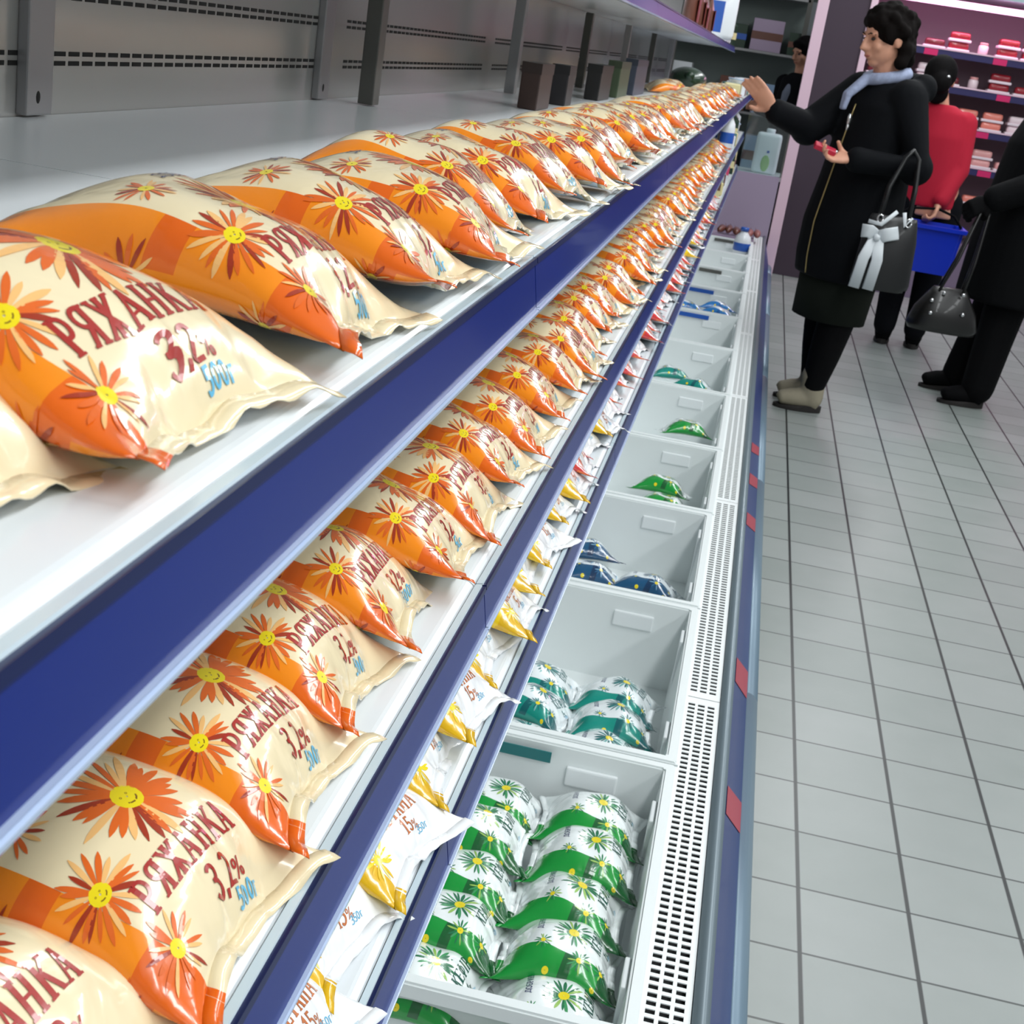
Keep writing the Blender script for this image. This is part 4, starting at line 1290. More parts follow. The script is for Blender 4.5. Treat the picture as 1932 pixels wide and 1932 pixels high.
fuse('long_coat', local(t, bm), M_COAT2, t, 0.011, 3)
for hy, foot in ((-0.09, Vector((1.215, 6.735, 0.055))), (0.09, Vector((1.155, 7.035, 0.055)))):
    hip = Vector((PX, PY + hy, 0.60))
    bm = bmesh.new(); limb(bm, [hip, hip.lerp(foot, 0.5), hip.lerp(foot, 0.93)], [0.105, 0.088, 0.078], 16)
    fuse('trouser_leg', local(t, bm), M_BLACK, t, 0.010, 2)
boot(t, (1.045, 6.715, 0), (1.265, 6.740, 0), 0.10, 0.046, M_BLACK, name='shoe')
boot(t, (0.985, 7.010, 0), (1.205, 7.040, 0), 0.10, 0.046, M_BLACK, name='shoe')
tag(t, 'person in a long black coat and black trousers cut off by the right picture edge', 'person')

bt = empty('handbag', (0.955, 6.545, 0.355))
bm = bmesh.new()
loft_z(bm, [(0, 0, 0.0, 0.070, 0.150), (0, 0, 0.025, 0.080, 0.162), (0, 0, 0.10, 0.070, 0.140), (0, 0, 0.17, 0.045, 0.095), (0, 0, 0.20, 0.022, 0.075)], rad(4))
obj('bag_body', bm, M_BAG2, bt, True)
for yy in (-0.03, 0.03):
    bm = bmesh.new()
    tube(bm, [Vector((-0.05, yy, 0.185)), Vector((0.0, yy + .015, 0.33)), Vector((0.055, 0.045 + yy * .3, 0.560)), Vector((0.075, 0.05 + yy * .3, 0.575)), Vector((0.090, 0.045 + yy * .3, 0.545)), Vector((0.075, yy + .015, 0.33)), Vector((0.055, yy, 0.185))], 0.007, 10)
    obj('handle', bm, M_BAG2, bt, True)
for x, z in ((-0.03, 0.18), (0.055, 0.185), (-0.075, 0.14), (-0.07, 0.085), (0.07, 0.10)):
    bm = bmesh.new(); ball(bm, (x, -0.072 + (z - 0.09) * 0.2, z), (0.009, 0.006, 0.009), 10)
    obj('stud', bm, M_STEEL, bt, True)
tag(bt, 'dark leather handbag with steel studs hanging beside the long black coat', 'handbag')

# --- shopper in red, farther down
PX, PY = 0.955, 8.05
t = empty('person', (PX, PY, 0))
FR = Vector((0.2, 0.98, 0)); yaw3 = math.atan2(-FR.y, -FR.x)
bm = bmesh.new()
hd = Vector((PX - 0.105, PY, 1.45))
P, R, k = head_shape(bm, hd, FR, h=0.215)
limb(bm, [Vector((PX - 0.07, PY - .01, 1.28)), Vector((PX - 0.095, PY, 1.39))], [0.055, 0.05])
loft_z(bm, [(PX - .06, PY, 1.29, 0.07, 0.06), (PX - .05, PY, 1.25, 0.14, 0.08), (PX - .03, PY, 1.1, 0.13, 0.10), (PX - .01, PY, 0.85, 0.15, 0.12), (PX, PY, 0.74, 0.15, 0.12)], yaw3)
sA, eA, wA = Vector((PX + .08, PY, 1.24)), Vector((PX + .10, PY - .05, 1.0)), Vector((PX + .03, PY - .14, 0.82))
sB, eB, wB = Vector((PX - .19, PY, 1.24)), Vector((PX - .22, PY + .04, 1.0)), Vector((PX - .17, PY + .16, 0.88))
limb(bm, [sA, eA, wA], [0.05, 0.04, 0.028]); limb(bm, [sB, eB, wB], [0.05, 0.04, 0.028])
hand(bm, wA, (-0.2, -0.3, -0.9), (-1, 0, 0), 0.8, 0.165, 0.02, 1); hand(bm, wB, (0, 0.8, -0.4), (1, 0, 0), 0.5, 0.165, 0.03, 1)
for hx in (-0.085, 0.085):
    limb(bm, [Vector((PX + hx, PY, 0.78)), Vector((PX + hx, PY + .01, 0.44)), Vector((PX + hx, PY, 0.08))], [0.080, 0.052, 0.032])
    tube(bm, [Vector((PX + hx, PY + .01, 0.045)), Vector((PX + hx + .005, PY + .06, 0.042)), Vector((PX + hx + .01, PY + .12, 0.036))], [0.026, 0.026, 0.018], 12)
fuse('body', local(t, bm), M_SKIN, t, 0.008, 2)
P0 = P
face_parts((lambda base, loc: (lambda x, y, z: base(x, y, z) - loc))(P0, Vector((PX, PY, 0))), R, k, t)
bm = bmesh.new()
ball(bm, P0(0, -0.025, 0.030), (0.088, 0.098, 0.096), 18, R)
ball(bm, P0(0.02, -0.110, -0.02), (0.055, 0.05, 0.06), 14, R); ball(bm, P0(0.01, -0.07, -0.075), (0.06, 0.045, 0.06), 14, R)
fuse('hair', local(t, bm), M_HAIR2, t, 0.009, 1)
bm = bmesh.new(); ball(bm, P0(0.055, -0.135, 0.015), (0.012, 0.008, 0.008), 10)
obj('hair_clip', local(t, bm), M_STEEL, t, True)
bm = bmesh.new()
loft_z(bm, [(PX - .065, PY, 1.325, 0.075, 0.07), (PX - .05, PY, 1.285, 0.135, 0.09), (PX - .035, PY, 1.16, 0.145, 0.115), (PX - .02, PY, 1.0, 0.14, 0.12), (PX - .01, PY, 0.79, 0.155, 0.13)], yaw3)
limb(bm, [sA, eA, eA.lerp(wA, 0.9)], [0.068, 0.058, 0.046]); limb(bm, [sB, eB, eB.lerp(wB, 0.9)], [0.068, 0.058, 0.046])
fuse('red_sweater', local(t, bm), M_SWEATER, t, 0.010, 3)
for hx in (-0.085, 0.085):
    bm = bmesh.new(); limb(bm, [Vector((PX + hx * .9, PY, 0.80)), Vector((PX + hx, PY, 0.45)), Vector((PX + hx, PY, 0.11))], [0.105, 0.078, 0.062], 16)
    fuse('trouser_leg', local(t, bm), M_JACKET, t, 0.011, 2)
    boot(t, (PX + hx + .02, PY + 0.19, 0), (PX + hx, PY - 0.03, 0), 0.09, 0.044, M_BLACK, name='shoe')
tag(t, 'person with pinned up dark hair in a red sweater facing the meat case', 'person')

kt = empty('shopping_basket', (0.935, 7.80, 0.47))
bm = bmesh.new()
def basket_ring(w, d, z): return [bm.verts.new((x * w, y * d, z)) for x, y in ((-1, -1), (1, -1), (1, 1), (-1, 1))]
o0, o1, o2, o3, i3, i0 = basket_ring(.165, .10, 0), basket_ring(.185, .12, .23), basket_ring(.20, .135, .23), basket_ring(.20, .135, .25), basket_ring(.180, .115, .25), basket_ring(.160, .095, .006)
for a, b_ in ((o0, o1), (o1, o2), (o2, o3), (o3, i3), (i3, i0)):
    for i in range(4): bm.faces.new((a[i], a[(i + 1) % 4], b_[(i + 1) % 4], b_[i]))
bm.faces.new(i0); bm.faces.new(list(reversed(o0)))
bmesh.ops.bevel(bm, geom=[e for e in bm.edges if abs(e.verts[0].co.z - e.verts[1].co.z) > 0.1], offset=0.02, segments=3, affect='EDGES')
obj('basket_body', bm, M_BASKET, kt)
bm = bmesh.new()
tube(bm, [Vector((-0.185, 0, 0.245)), Vector((-0.10, 0.05, 0.31)), Vector((0.05, 0.08, 0.325)), Vector((0.14, 0.06, 0.30)), Vector((0.185, 0, 0.245))], 0.007, 8)
obj('handle', bm, M_BLACK, kt, True)
tag(kt, 'bright blue plastic shopping basket carried by the person in the red sweater', 'shopping basket')

# --- far shopper beyond the end of the case
PX, PY = 0.178, 11.2
t = empty('person', (PX, PY, 0))
FR = Vector((-0.75, -0.66, 0)); yaw4 = math.atan2(-FR.y, -FR.x)
bm = bmesh.new()
hd = Vector((PX - 0.02, PY - .02, 1.52))
P, R, k = head_shape(bm, hd, FR + Vector((0, 0, -0.3)), h=0.215)
limb(bm, [Vector((PX, PY, 1.33)), Vector((PX - 0.012, PY - .01, 1.45))], [0.055, 0.05])
loft_z(bm, [(PX, PY, 1.34, 0.07, 0.06), (PX, PY, 1.29, 0.15, 0.08), (PX, PY, 1.1, 0.14, 0.10), (PX, PY, 0.8, 0.15, 0.11)], yaw4)
SR = Vector((FR.y, -FR.x, 0)).normalized()
for s_ in (-1, 1):
    sh = Vector((PX, PY, 1.28)) + SR * (0.17 * s_); el = sh + Vector((0, 0, -0.26)) + SR * (0.03 * s_); wr = el + FR * 0.2 + Vector((0, 0, 0.06))
    limb(bm, [sh, el, wr], [0.05, 0.04, 0.028])
    hand(bm, wr, FR + Vector((0, 0, 0.1)), -SR * s_, 0.4, 0.165, 0.03, s_)
    hip = Vector((PX, PY, 0.80)) + SR * (0.085 * s_)
    limb(bm, [hip, hip + Vector((0, 0, -0.38)), hip + Vector((0, 0, -0.72))], [0.080, 0.052, 0.032])
    q = hip + Vector((0, 0, -0.755))
    tube(bm, [q, q + FR * 0.05, q + FR * 0.11], [0.026, 0.026, 0.018], 12)
fuse('body', local(t, bm), M_SKIN, t, 0.008, 2)
P0 = P
face_parts((lambda base, loc: (lambda x, y, z: base(x, y, z) - loc))(P0, Vector((PX, PY, 0))), R, k, t)
bm = bmesh.new(); ball(bm, P0(0, -0.02, 0.036), (0.086, 0.094, 0.088), 18, R); ball(bm, P0(0, 0.05, 0.075), (0.06, 0.03, 0.03), 12, R)
fuse('hair', local(t, bm), M_HAIR2, t, 0.009, 1)
bm = bmesh.new()
loft_z(bm, [(PX, PY, 1.37, 0.075, 0.07), (PX, PY, 1.32, 0.16, 0.10), (PX, PY, 1.15, 0.175, 0.13), (PX, PY, 0.78, 0.18, 0.14)], yaw4)
for s_ in (-1, 1):
    sh = Vector((PX, PY, 1.28)) + SR * (0.17 * s_); el = sh + Vector((0, 0, -0.26)) + SR * (0.03 * s_); wr = el + FR * 0.2 + Vector((0, 0, 0.06))
    limb(bm, [sh, el, el.lerp(wr, 0.9)], [0.072, 0.062, 0.048])
fuse('jacket', local(t, bm), M_JACKET, t, 0.010, 3)
bm = bmesh.new(); loft_z(bm, [(PX, PY, 1.34, 0.05, 0.075), (PX + FR.x * .03, PY + FR.y * .03, 1.22, 0.055, 0.112), (PX + FR.x * .03, PY + FR.y * .03, 1.02, 0.055, 0.116)], yaw4)
obj('shirt_front', local(t, bm), M_SHIRT, t, True)
for s_ in (-1, 1):
    hip = Vector((PX, PY, 0.82)) + SR * (0.085 * s_)
    bm = bmesh.new(); limb(bm, [hip, hip + Vector((0, 0, -0.38)), hip + Vector((0, 0, -0.74))], [0.10, 0.078, 0.06], 14)
    fuse('trouser_leg', local(t, bm), M_BLACK, t, 0.011, 2)
    q = Vector((hip.x, hip.y, 0))
    boot(t, tuple(q + FR * 0.17), tuple(q - FR * 0.05), 0.09, 0.042, M_BLACK, name='shoe')
tag(t, 'far shopper in a dark jacket and grey shirt beyond the end of the dairy case', 'person')

# ------------------------------------------------------------------ goods farther along the dairy case
def col_mats(prefix, cols, **kw):
    return [mat('%s_%d' % (prefix, i), c, **kw) for i, c in enumerate(cols)]
PK = {'white': (232, 236, 240), 'pale blue': (150, 180, 214), 'teal': (60, 130, 130), 'cream': (226, 214, 160), 'lilac': (170, 150, 176), 'brown': (104, 60, 46), 'pink': (206, 70, 110), 'dark green': (24, 52, 34), 'blue': (40, 90, 180)}
PM = {n: mat('pack_' + n.replace(' ', '_'), c, rough=0.35, coat=0.3) for n, c in PK.items()}
def carton_proto(colour, band):
    t = empty('dairy_carton')
    bm = bmesh.new(); box(bm, -0.032, 0.032, -0.032, 0.032, 0, 0.115, bevel=0.002)
    obj('carton_body', bm, PM[colour], t)
    bm = bmesh.new(); box(bm, -0.0325, 0.0325, -0.0325, 0.0325, 0.035, 0.075)
    obj('colour_band', bm, PM[band], t)
    bm = bmesh.new()
    q = [bm.verts.new(p) for p in ((-.032, -.032, .115), (.032, -.032, .115), (.032, .032, .115), (-.032, .032, .115), (0, -.032, .145), (0, .032, .145), (0, -.032, .160), (0, .032, .160))]
    for f in ((0, 1, 4), (2, 3, 5), (0, 4, 5, 3), (1, 2, 5, 4), (4, 6, 7, 5)): bm.faces.new([q[i] for i in f])
    obj('gable_top', bm, PM[colour], t)
    note_kids(t); return t
def bottle_proto(colour, cap):
    t = empty('milk_bottle')
    bm = bmesh.new(); lathe(bm, [(0.030, 0), (0.034, 0.006), (0.034, 0.10), (0.030, 0.125), (0.016, 0.150), (0.014, 0.165)], seg=20)
    obj('bottle_body', bm, PM[colour], t, True)
    bm = bmesh.new(); lathe(bm, [(0.0172, 0.160), (0.0172, 0.182), (0.015, 0.184)], seg=18)
    obj('cap', bm, PM[cap], t, True)
    bm = bmesh.new(); lathe(bm, [(0.0345, 0.035), (0.0347, 0.036), (0.0347, 0.085), (0.0345, 0.086)], seg=20)
    obj('label_band', bm, PM[cap], t, True)
    note_kids(t); return t
def cup_proto(colour, lid):
    t = empty('yogurt_cup')
    bm = bmesh.new(); lathe(bm, [(0.028, 0), (0.029, 0.003), (0.036, 0.075), (0.039, 0.078), (0.039, 0.081)], seg=20)
    obj('cup_body', bm, PM[colour], t, True)
    bm = bmesh.new(); lathe(bm, [(0.040, 0.0805), (0.040, 0.084), (0.037, 0.0845)], seg=20)
    obj('foil_lid', bm, PM[lid], t, True)
    note_kids(t); return t
def tub_proto(colour, lid):
    t = empty('curd_pack')
    bm = bmesh.new(); box(bm, -0.04, 0.04, -0.05, 0.05, 0, 0.065, bevel=0.008)
    obj('wrapped_block', bm, PM[colour], t)
    bm = bmesh.new(); box(bm, -0.0405, 0.0405, -0.022, 0.022, 0.004, 0.0655, bevel=0.002)
    obj('paper_sleeve', bm, PM[lid], t)
    note_kids(t); return t
KIND = [('gable topped carton', 'carton', carton_proto, ('white', 'teal')), ('gable topped carton', 'carton', carton_proto, ('cream', 'brown')), ('plastic bottle', 'bottle', bottle_proto, ('white', 'blue')),
        ('plastic bottle', 'bottle', bottle_proto, ('white', 'pink')), ('round cup', 'cup', cup_proto, ('white', 'pale blue')), ('round cup', 'cup', cup_proto, ('lilac', 'white')),
        ('wrapped block', 'curd pack', tub_proto, ('white', 'brown')), ('wrapped block', 'curd pack', tub_proto, ('cream', 'teal')), ('round cup', 'cup', cup_proto, ('pink', 'white')), ('gable topped carton', 'carton', carton_proto, ('dark green', 'cream'))]
GP = []
for nm, cat, fn, cc in KIND:
    o = fn(*cc); o['_unused'] = 1; GP.append((o, nm, cat, cc))
def put(pi, loc, rz, where):
    o, nm, cat, cc = GP[pi]
    if '_unused' in o.keys(): del o['_unused']; c = o
    else: c = copy_tree(o)
    c.location = loc; c.rotation_euler = (0, 0, rz)
    tag(c, '%s %s with %s, %s' % (cc[0], nm, cc[1], where), cat, 'far dairy goods')
r2 = random.Random(21)
for lvl, z, x, ya, yb, txt in (('upper', 1.4685, -0.36, 8.0, 9.40, 'on the overhead shelf'), ('top', 1.2055, -0.20, 7.20, 9.35, 'on the highest pouch shelf'),
                                ('middle', 0.9535, -0.20, 7.15, 9.35, 'on the second shelf'), ('bottom', 0.7395, -0.20, 6.95, 9.35, 'on the lowest shelf')):
    y = ya; n_ = 0
    while y < yb:
        n_ += 1
        pi = r2.randrange(len(GP))
        if lvl in ('top',): pi = r2.choice([4, 5, 6, 7])
        put(pi, (x + r2.uniform(-0.02, 0.02), y, z), r2.uniform(-0.3, 0.3), '%s past the pouches %s' % (ordinal(n_), txt) if lvl != 'upper' else '%s along %s' % (ordinal(n_), txt))
        y += r2.uniform(0.10, 0.15)

# bags and packs on the overhead shelf near the camera
def slab_pack(name, w, d, h, m1, m2, loc, rz, label, cat, sub):
    t = empty(name, loc, (0, 0, rz))
    bm = bmesh.new()
    loft_z(bm, [(0, 0, 0, w * .46, d * .5), (0, 0, h * .08, w * .5, d * .55), (0, 0, h * .55, w * .5, d * .5), (0, 0, h * .9, w * .49, d * .2), (0, 0, h, w * .48, d * .04)], 0)
    obj('bag_body', bm, m1, t, True)
    bm = bmesh.new(); box(bm, d * .50, d * .56, -w * .38, w * .10, h * .10, h * .60, bevel=0.001)
    obj(sub, bm, m2, t)
    tag(t, label, cat)
slab_pack('milk_bag', 0.20, 0.09, 0.30, PM['white'], PM['blue'], (-0.360, 7.60, 1.4685), -1.30, 'tall white bag with a blue label at the front of the overhead shelf', 'bag', 'label_panel')
for i, (y, h) in enumerate(((5.75, .17), (6.1, .18), (6.5, .17), (6.95, .18))):
    slab_pack('sausage_pack', 0.22, 0.06, h, PM['brown'], mat('dark_red_label_%d' % i, (120, 40, 36), rough=0.4), (-0.375, y, 1.4685), 0.1 * (i % 2), 'reddish brown pack on the overhead shelf, %s before the white bag' % ordinal(4 - i), 'pack', 'label_panel')

# dark cartons standing at the back of the highest pouch shelf
DC = [('dark brown', (56, 38, 33), 2.95, 0.16, 0.090), ('charcoal', (36, 34, 38), 3.32, 0.10, 0.088), ('black', (26, 25, 26), 4.02, 0.26, 0.092), ('mossy green', (70, 86, 62), 4.50, 0.28, 0.105), ('slate blue', (66, 74, 90), 5.05, 0.40, 0.115)]
for nm, c, y, w, h in DC:
    t = empty('dark_carton', (-0.48, y, 1.2055))
    bm = bmesh.new(); box(bm, -0.02, 0.02, -w / 2, w / 2, 0, h, bevel=0.003)
    obj('box_body', bm, mat('carton_' + nm.replace(' ', '_'), c, rough=0.5), t)
    bm = bmesh.new(); box(bm, -0.021, 0.021, -w / 2 - .001, w / 2 + .001, h - 0.02, h + 0.001)
    obj('box_lid', bm, mat('lid_' + nm.replace(' ', '_'), tuple(int(v * 0.8) for v in c), rough=0.5), t)
    tag(t, '%s carton standing behind the pouches at the back of the highest pouch shelf' % nm, 'carton')
# two orange pouches lying behind the far end of the highest row
for i, (x, y, rz) in enumerate(((-0.42, 5.75, 0.5), (-0.43, 6.15, 0.2))):
    place(P_RYA[i], (x, y, Z1 + 0.002), (0, 0, rz), 'stray orange milk pouch lying behind the far end of the highest row, %s one' % ('nearer' if i == 0 else 'farther'), 'milk pouch', None)
t = empty('green_sack', (-0.40, 6.75, 1.2055))
bm = bmesh.new(); ball(bm, (0, 0, 0.055), (0.09, 0.13, 0.055), 16); ball(bm, (0.02, 0.10, 0.045), (0.06, 0.08, 0.045), 14)
fuse('sack_body', bm, PM['dark green'], t, 0.012, 1)
bm = bmesh.new(); tube(bm, [(0, -0.10, 0.07), (0.01, -0.14, 0.08), (0.02, -0.17, 0.07)], [0.02, 0.012, 0.02], 10)
obj('twisted_neck', bm, PM['dark green'], t, True)
tag(t, 'dark green sack slumped behind the far pouches of the highest row', 'sack')

# end of the case: low lilac panel, framed window, pink post, and the white canister behind
M_LILAC = mat('lilac_end_panel', (168, 152, 176), rough=0.4)
M_PINKPOST = mat('pale_pink_post', (232, 200, 216), rough=0.4)
M_PURPLE = mat('dark_plum_panel', (62, 48, 62), rough=0.6)
bm = bmesh.new(); box(bm, XW, 0.15, CY1, CY1 + 0.03, 0.0, 0.70)
cpart('end_panel', bm, M_LILAC)
bm = bmesh.new(); box(bm, 0.150, 0.158, CY1 - 0.005, CY1 + 0.035, 0.70, 1.12); box(bm, -0.13, 0.150, CY1 - 0.005, CY1 + 0.035, 1.10, 1.12)
cpart('window_frame', bm, M_DARKPOST)
gm = bpy.data.materials.new('clear_window_pane'); gm.use_nodes = True
nt = gm.node_tree; nt.nodes.clear()
out = nt.nodes.new('ShaderNodeOutputMaterial'); tr = nt.nodes.new('ShaderNodeBsdfTransparent'); gl = nt.nodes.new('ShaderNodeBsdfGlossy'); mx = nt.nodes.new('ShaderNodeMixShader')
tr.inputs[0].default_value = (0.86, 0.94, 0.94, 1); gl.inputs['Roughness'].default_value = 0.05; mx.inputs[0].default_value = 0.07
nt.links.new(tr.outputs[0], mx.inputs[1]); nt.links.new(gl.outputs[0], mx.inputs[2]); nt.links.new(mx.outputs[0], out.inputs[0])
bm = bmesh.new(); box(bm, -0.13, 0.150, CY1 + 0.012, CY1 + 0.016, 0.70, 1.10)
cpart('window_pane', bm, gm)
bm = bmesh.new(); box(bm, 0.160, 0.232, CY1, CY1 + 0.06, 0.0, 2.05, bevel=0.004)
cpart('front_post', bm, M_PINKPOST)
t = empty('stock_table', (-0.02, CY1 + 0.38, 0.0))
bm = bmesh.new(); box(bm, -0.35, 0.24, -0.22, 0.22, 0.66, 0.69, bevel=0.003); obj('table_top', bm, M_SHELF, t)
for x, y in ((-.32, -.19), (.21, -.19), (-.32, .19), (.21, .19)):
    bm = bmesh.new(); box(bm, x - .015, x + .015, y - .015, y + .015, 0, 0.66); obj('leg', bm, M_POST, t)
tag(t, 'small white stand behind the end window of the dairy case', 'stand')
t = empty('canister', (0.035, CY1 + 0.30, 0.69))
bm = bmesh.new(); box(bm, -0.085, 0.085, -0.06, 0.06, 0, 0.27, bevel=0.025)
obj('canister_body', bm, PM['white'], t, True)
bm = bmesh.new(); lathe(bm, [(0.03, 0.265), (0.03, 0.295), (0.026, 0.298)], seg=18); obj('cap', bm, PM['white'], t, True)
bm = bmesh.new(); ball(bm, (0.0, -0.061, 0.07), (0.030, 0.003, 0.055), 14); obj('green_print', bm, mat('canister_green', (150, 190, 120), rough=0.4), t, True)
bm = bmesh.new(); box(bm, 0.0, 0.016, -0.063, -0.060, 0.14, 0.155); obj('blue_print', bm, PM['blue'], t)
tag(t, 'big white plastic canister seen through the end window of the dairy case', 'canister')

# goods in the last stretch of the well
bm = bmesh.new()
for i in range(6):
    t = empty('smoked_fish', (-0.15 + 0.045 * i, 9.15 + 0.04 * (i % 2), 0.335), (0, 0, rad(80 + 6 * (i % 3))))
    fb = bmesh.new()
    tube(fb, [(-0.10, 0, 0.02), (-0.06, 0, 0.024), (0.0, 0, 0.028), (0.07, 0, 0.022), (0.11, 0, 0.018)], [(0.010, 0.012), (0.020, 0.020), (0.024, 0.024), (0.012, 0.014), (0.006, 0.008)], 12)
    obj('fish_body', fb, PM['brown'] if i < 4 else mat('pinkish_fish_%d' % i, (150, 96, 92), rough=0.4), t, True)
    fb = bmesh.new()
    q = [fb.verts.new(p) for p in ((0.105, 0, 0.018), (0.15, 0.012, 0.045), (0.14, 0, 0.018), (0.15, -0.012, 0.0))]
    fb.faces.new(q); fo = obj('tail_fin', fb, PM['brown'], t); fo.modifiers.new('thickness', 'SOLIDIFY').thickness = 0.002
    tag(t, 'brown smoked fish on the far tray of the well, %s from the shelf side' % ordinal(i + 1), 'fish', 'smoked fish on the far tray')
bm.free()
t = empty('fish_tray', (-0.08, 9.17, 0.312))
bm = bmesh.new(); box(bm, -0.15, 0.14, -0.16, 0.16, 0.0, 0.012, bevel=0.004); obj('tray_base', bm, PM['lilac'], t)
bm = bmesh.new(); box(bm, -0.152, 0.142, -0.165, -0.155, 0.0, 0.028); obj('tray_lip', bm, PM['lilac'], t)
tag(t, 'lilac tray under the smoked fish at the far end of the well', 'tray')
c = copy_tree(GP[2][0]) if '_unused' not in GP[2][0].keys() else GP[2][0]
if '_unused' in c.keys(): del c['_unused']
c.location = (-0.005, 8.72, 0.262); c.scale = (1.5, 1.5, 0.95)
tag(c, 'fat white milk bottle with a blue cap standing in the far part of the well', 'bottle')

# ------------------------------------------------------------------ meat case across the end of the aisle
MY = 10.15
M_MEATBACK = mat('plum_grey_meat_back', (150, 120, 136), rough=0.5)
M_RAILDK = mat('indigo_price_rail', (34, 28, 88), rough=0.4)
M_TAG = mat('magenta_tag', (206, 20, 100), rough=0.5)
mc = empty('meat_display_case', (1.6, MY + 0.4, 0))
def mpart(name, bm, m, parent=None, smooth=False):
    for v in bm.verts: v.co -= Vector(mc.location)
    return obj(name, bm, m, parent or mc, smooth)
MX0, MX1 = 0.56, 2.75
bm = bmesh.new(); box(bm, MX0, MX1, MY + 0.55, MY + 0.60, 0.0, 2.15); mpart('back_panel', bm, M_MEATBACK)
bm = bmesh.new(); box(bm, 0.235, MX0 - 0.045, MY, MY + 0.6, 0.0, 2.15); mpart('side_panel', bm, M_PURPLE)
bm = bmesh.new(); box(bm, MX0 - 0.045, MX0, MY - 0.02, MY + 0.6, 0.0, 2.15, bevel=0.004); mpart('side_post', bm, M_PINKPOST)
bm = bmesh.new(); box(bm, MX1, MX1 + 0.045, MY - 0.02, MY + 0.6, 0.0, 2.15, bevel=0.004); mpart('side_post', bm, M_PINKPOST)
bm = bmesh.new(); box(bm, MX0, MX1, MY, MY + 0.55, 0.0, 0.42); mpart('base', bm, mat('plum_base', (120, 104, 128), rough=0.5))
bm = bmesh.new(); box(bm, MX0, MX1, MY - 0.02, MY + 0.6, 2.02, 2.15); mpart('canopy', bm, mat('pale_teal_canopy', (170, 192, 198), rough=0.5))
M_TUBE = mat('pink_lamp_tube', (255, 206, 236), emit=6.5, emit_rgb=(255, 190, 232))
bm = bmesh.new(); tube(bm, [(MX0 + .01, MY + 0.02, 1.955), (MX1 - .01, MY + 0.02, 1.955)], 0.021, 14); mpart('lamp_tube', bm, M_TUBE, None, True)
SHZ = [1.665, 1.440, 1.185, 0.935, 0.685]
MK = [('red minced meat', (150, 26, 40)), ('pale pink', (236, 170, 168)), ('white', (246, 226, 232)), ('dark red', (104, 22, 34)), ('salmon', (240, 140, 124))]
MM = {n: mat('meat_' + n.replace(' ', '_'), c, rough=0.35, coat=0.4) for n, c in MK}
M_TRAY = mat('white_foam_tray', (240, 226, 234), rough=0.6)
def tray_proto(n):
    t = empty('meat_tray')
    b = bmesh.new(); box(b, -0.075, 0.075, -0.055, 0.055, 0, 0.018, bevel=0.006); obj('foam_tray', b, M_TRAY, t)
    b = bmesh.new(); box(b, -0.066, 0.066, -0.047, 0.047, 0.012, 0.062, bevel=0.018); obj('meat', b, MM[n], t, True)
    note_kids(t); t['_unused'] = 1; return t
TP = {n: tray_proto(n) for n, _ in MK}
def jar_proto():
    t = empty('meat_jar')
    b = bmesh.new(); lathe(b, [(0.030, 0), (0.034, 0.004), (0.034, 0.055), (0.026, 0.068)], seg=16); obj('jar_body', b, MM['white'], t, True)
    b = bmesh.new(); lathe(b, [(0.028, 0.064), (0.028, 0.080), (0.025, 0.082)], seg=16); obj('jar_lid', b, MM['pale pink'], t, True)
    note_kids(t); t['_unused'] = 1; return t
JP = jar_proto()
rm = random.Random(5)
for li, z in enumerate(SHZ):
    nm = ('top', 'second', 'third', 'fourth', 'lowest')[li]
    b = bmesh.new(); box(b, MX0 + .002, MX1 - .002, MY + 0.10, MY + 0.549, z - 0.015, z)
    sh = mpart('meat_shelf', b, M_MEATBACK)
    b = bmesh.new(); box(b, MX0 + .002, MX1 - .002, MY + 0.085, MY + 0.0995, z - 0.045, z - 0.003); mpart('price_rail', b, M_RAILDK, sh).matrix_parent_inverse = Matrix.Identity(4)
    b = bmesh.new(); box(b, MX0 + .002, MX1 - .002, MY + 0.080, MY + 0.0995, z - 0.002, z + 0.008); mpart('shelf_lip', b, M_PINKPOST, sh)
    for kx in range(4):
        x = MX0 + 0.42 + 0.46 * kx + (0.08 if li % 2 else 0)
        b = bmesh.new(); box(b, x - 0.045, x + 0.045, MY + 0.079, MY + 0.0845, z - 0.046, z - 0.006); mpart('price_tag', b, M_TAG, sh)
    x = MX0 + 0.10; n_ = 0
    while x < MX0 + 1.75:
        n_ += 1
        if li in (0, 1) and n_ % 3 == 2:
            pr = JP; what = 'pink and white jar'; cat = 'jar'; zz = [z + .001]
        else:
            n = rm.choice(['red minced meat', 'dark red', 'dark red']) if li == 0 else rm.choice(['red minced meat', 'white', 'dark red']) if li == 1 else rm.choice(['pale pink', 'salmon', 'white'])
            pr = TP[n]; what = 'foam tray of %s' % (n if 'meat' in n else n + ' meat'); cat = 'meat tray'; zz = [z + .001] + ([z + 0.064] if rm.random() < 0.5 or li == 2 else [])
        for lay, q in enumerate(zz):
            if '_unused' in pr.keys(): del pr['_unused']; c = pr
            else: c = copy_tree(pr)
            c.location = (x, MY + 0.185, q); c.rotation_euler = (0, 0, rm.uniform(-.06, .06))
            tag(c, '%s, %s meat case shelf, %s from left%s' % (what, nm, ordinal(n_), ', stacked on top' if lay else ''), cat, 'goods in the meat case')
        x += rm.uniform(0.158, 0.175)
tag(mc, 'pink lit meat case with five shelves across the end of the aisle', 'meat display case')
for z_ in (1.93,):
    area_light('meat_case_light', ((MX0 + MX1) / 2, MY + 0.08, z_), 2.0, 0.06, 17, (1.0, 0.45, 0.72), (rad(-18), 0, 0))

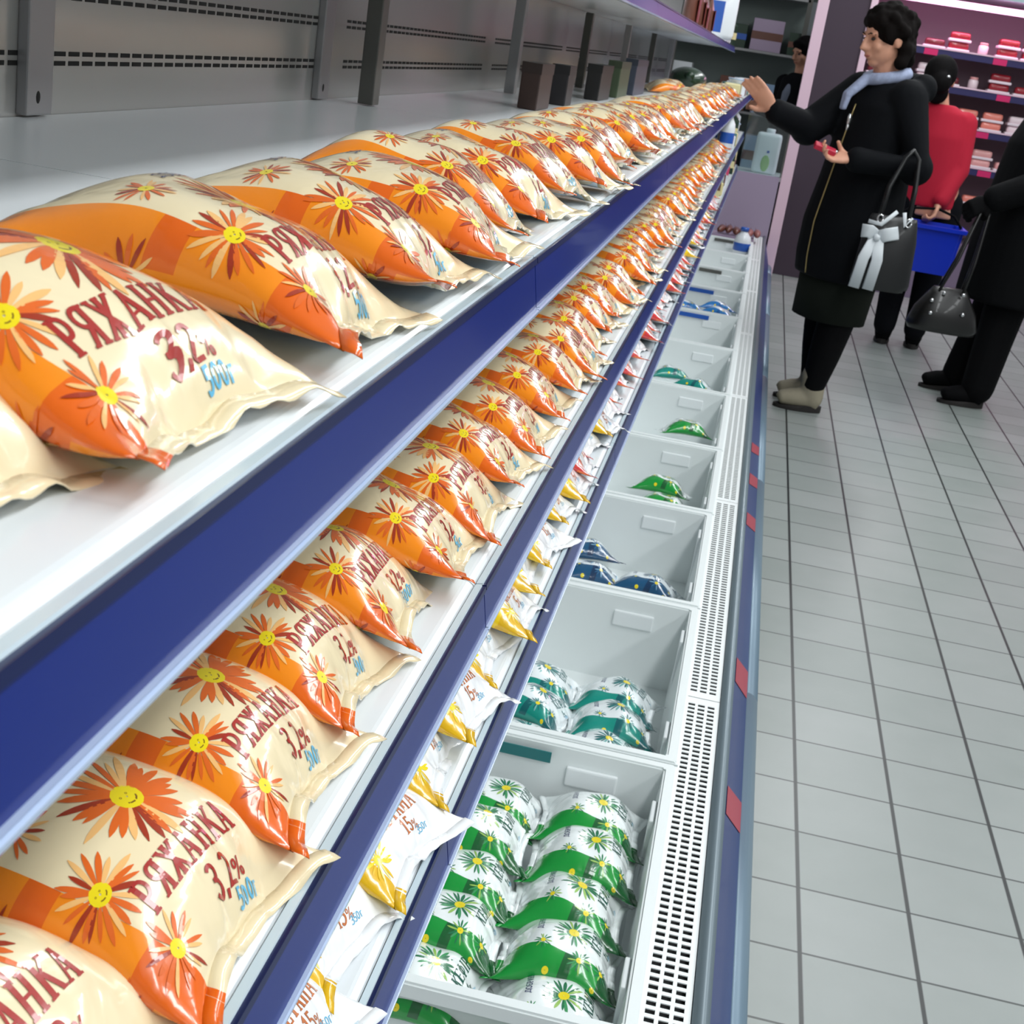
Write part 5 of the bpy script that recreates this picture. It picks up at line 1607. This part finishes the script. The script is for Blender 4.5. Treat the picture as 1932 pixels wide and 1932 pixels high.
# rack against the back wall, seen over the case end
rk = empty('storage_rack', (-0.35, 12.6, 0))
M_RACK = mat('dim_green_grey_rack', (120, 132, 128), rough=0.6)
b = bmesh.new(); box(b, -1.6, 0.5, 0.22, 0.25, 0.0, 2.4); obj('back_panel', b, M_RACK, rk)
for z_ in (0.5, 1.0, 1.5, 1.95):
    b = bmesh.new(); box(b, -1.6, 0.5, -0.2, 0.22, z_ - 0.02, z_); obj('rack_shelf', b, M_POST, rk)
for x_ in (-1.6, -0.55, 0.5):
    b = bmesh.new(); box(b, x_ - 0.02, x_ + 0.02, -0.2, -0.16, 0, 2.4); obj('rack_post', b, M_DARKPOST, rk)
tag(rk, 'tall dim rack of boxes against the wall beyond the dairy case', 'rack')
for li, z_ in enumerate((0.5, 1.0, 1.5, 1.95)):
    x_ = -1.4; n_ = 0
    while x_ < 0.42:
        n_ += 1
        w_ = rm.uniform(0.12, 0.26); h_ = rm.uniform(0.16, 0.34)
        cn = rm.choice(['white', 'teal', 'dark green', 'brown', 'lilac', 'pale blue'])
        if x_ + w_ < 0.47 and not (x_ < -0.53 and x_ + w_ > -0.57):
            t = empty('stock_box', (x_ + w_ / 2, 12.56, z_ + 0.001))
            b = bmesh.new(); box(b, -w_ / 2, w_ / 2, -0.1, 0.14, 0, h_, bevel=0.004); obj('box_body', b, PM[cn], t)
            b = bmesh.new(); box(b, -w_ / 2 - .001, w_ / 2 + .001, -0.101, 0.141, h_ * 0.35, h_ * 0.6); obj('printed_band', b, PM[rm.choice(['white', 'blue', 'brown'])], t)
            tag(t, '%s stock box on the %s rack shelf, %s from its left end' % (cn, ('lowest', 'second', 'third', 'top')[li], ordinal(n_)), 'box', 'stock boxes on the far rack')
        x_ += w_ + rm.uniform(0.02, 0.06)
for o, *_ in GP:
    if '_unused' in o.keys(): P_NAVY.append(o)
P_NAVY += list(TP.values()) + [JP]

for p in P_RYA + P_SME + P_SMR + P_KEF + P_TEAL + P_NAVY + P_PALE:
    if '_unused' in p.keys():
        for c in KIDS.get(p.name, []):
            bpy.data.objects.remove(c)
        bpy.data.objects.remove(p)
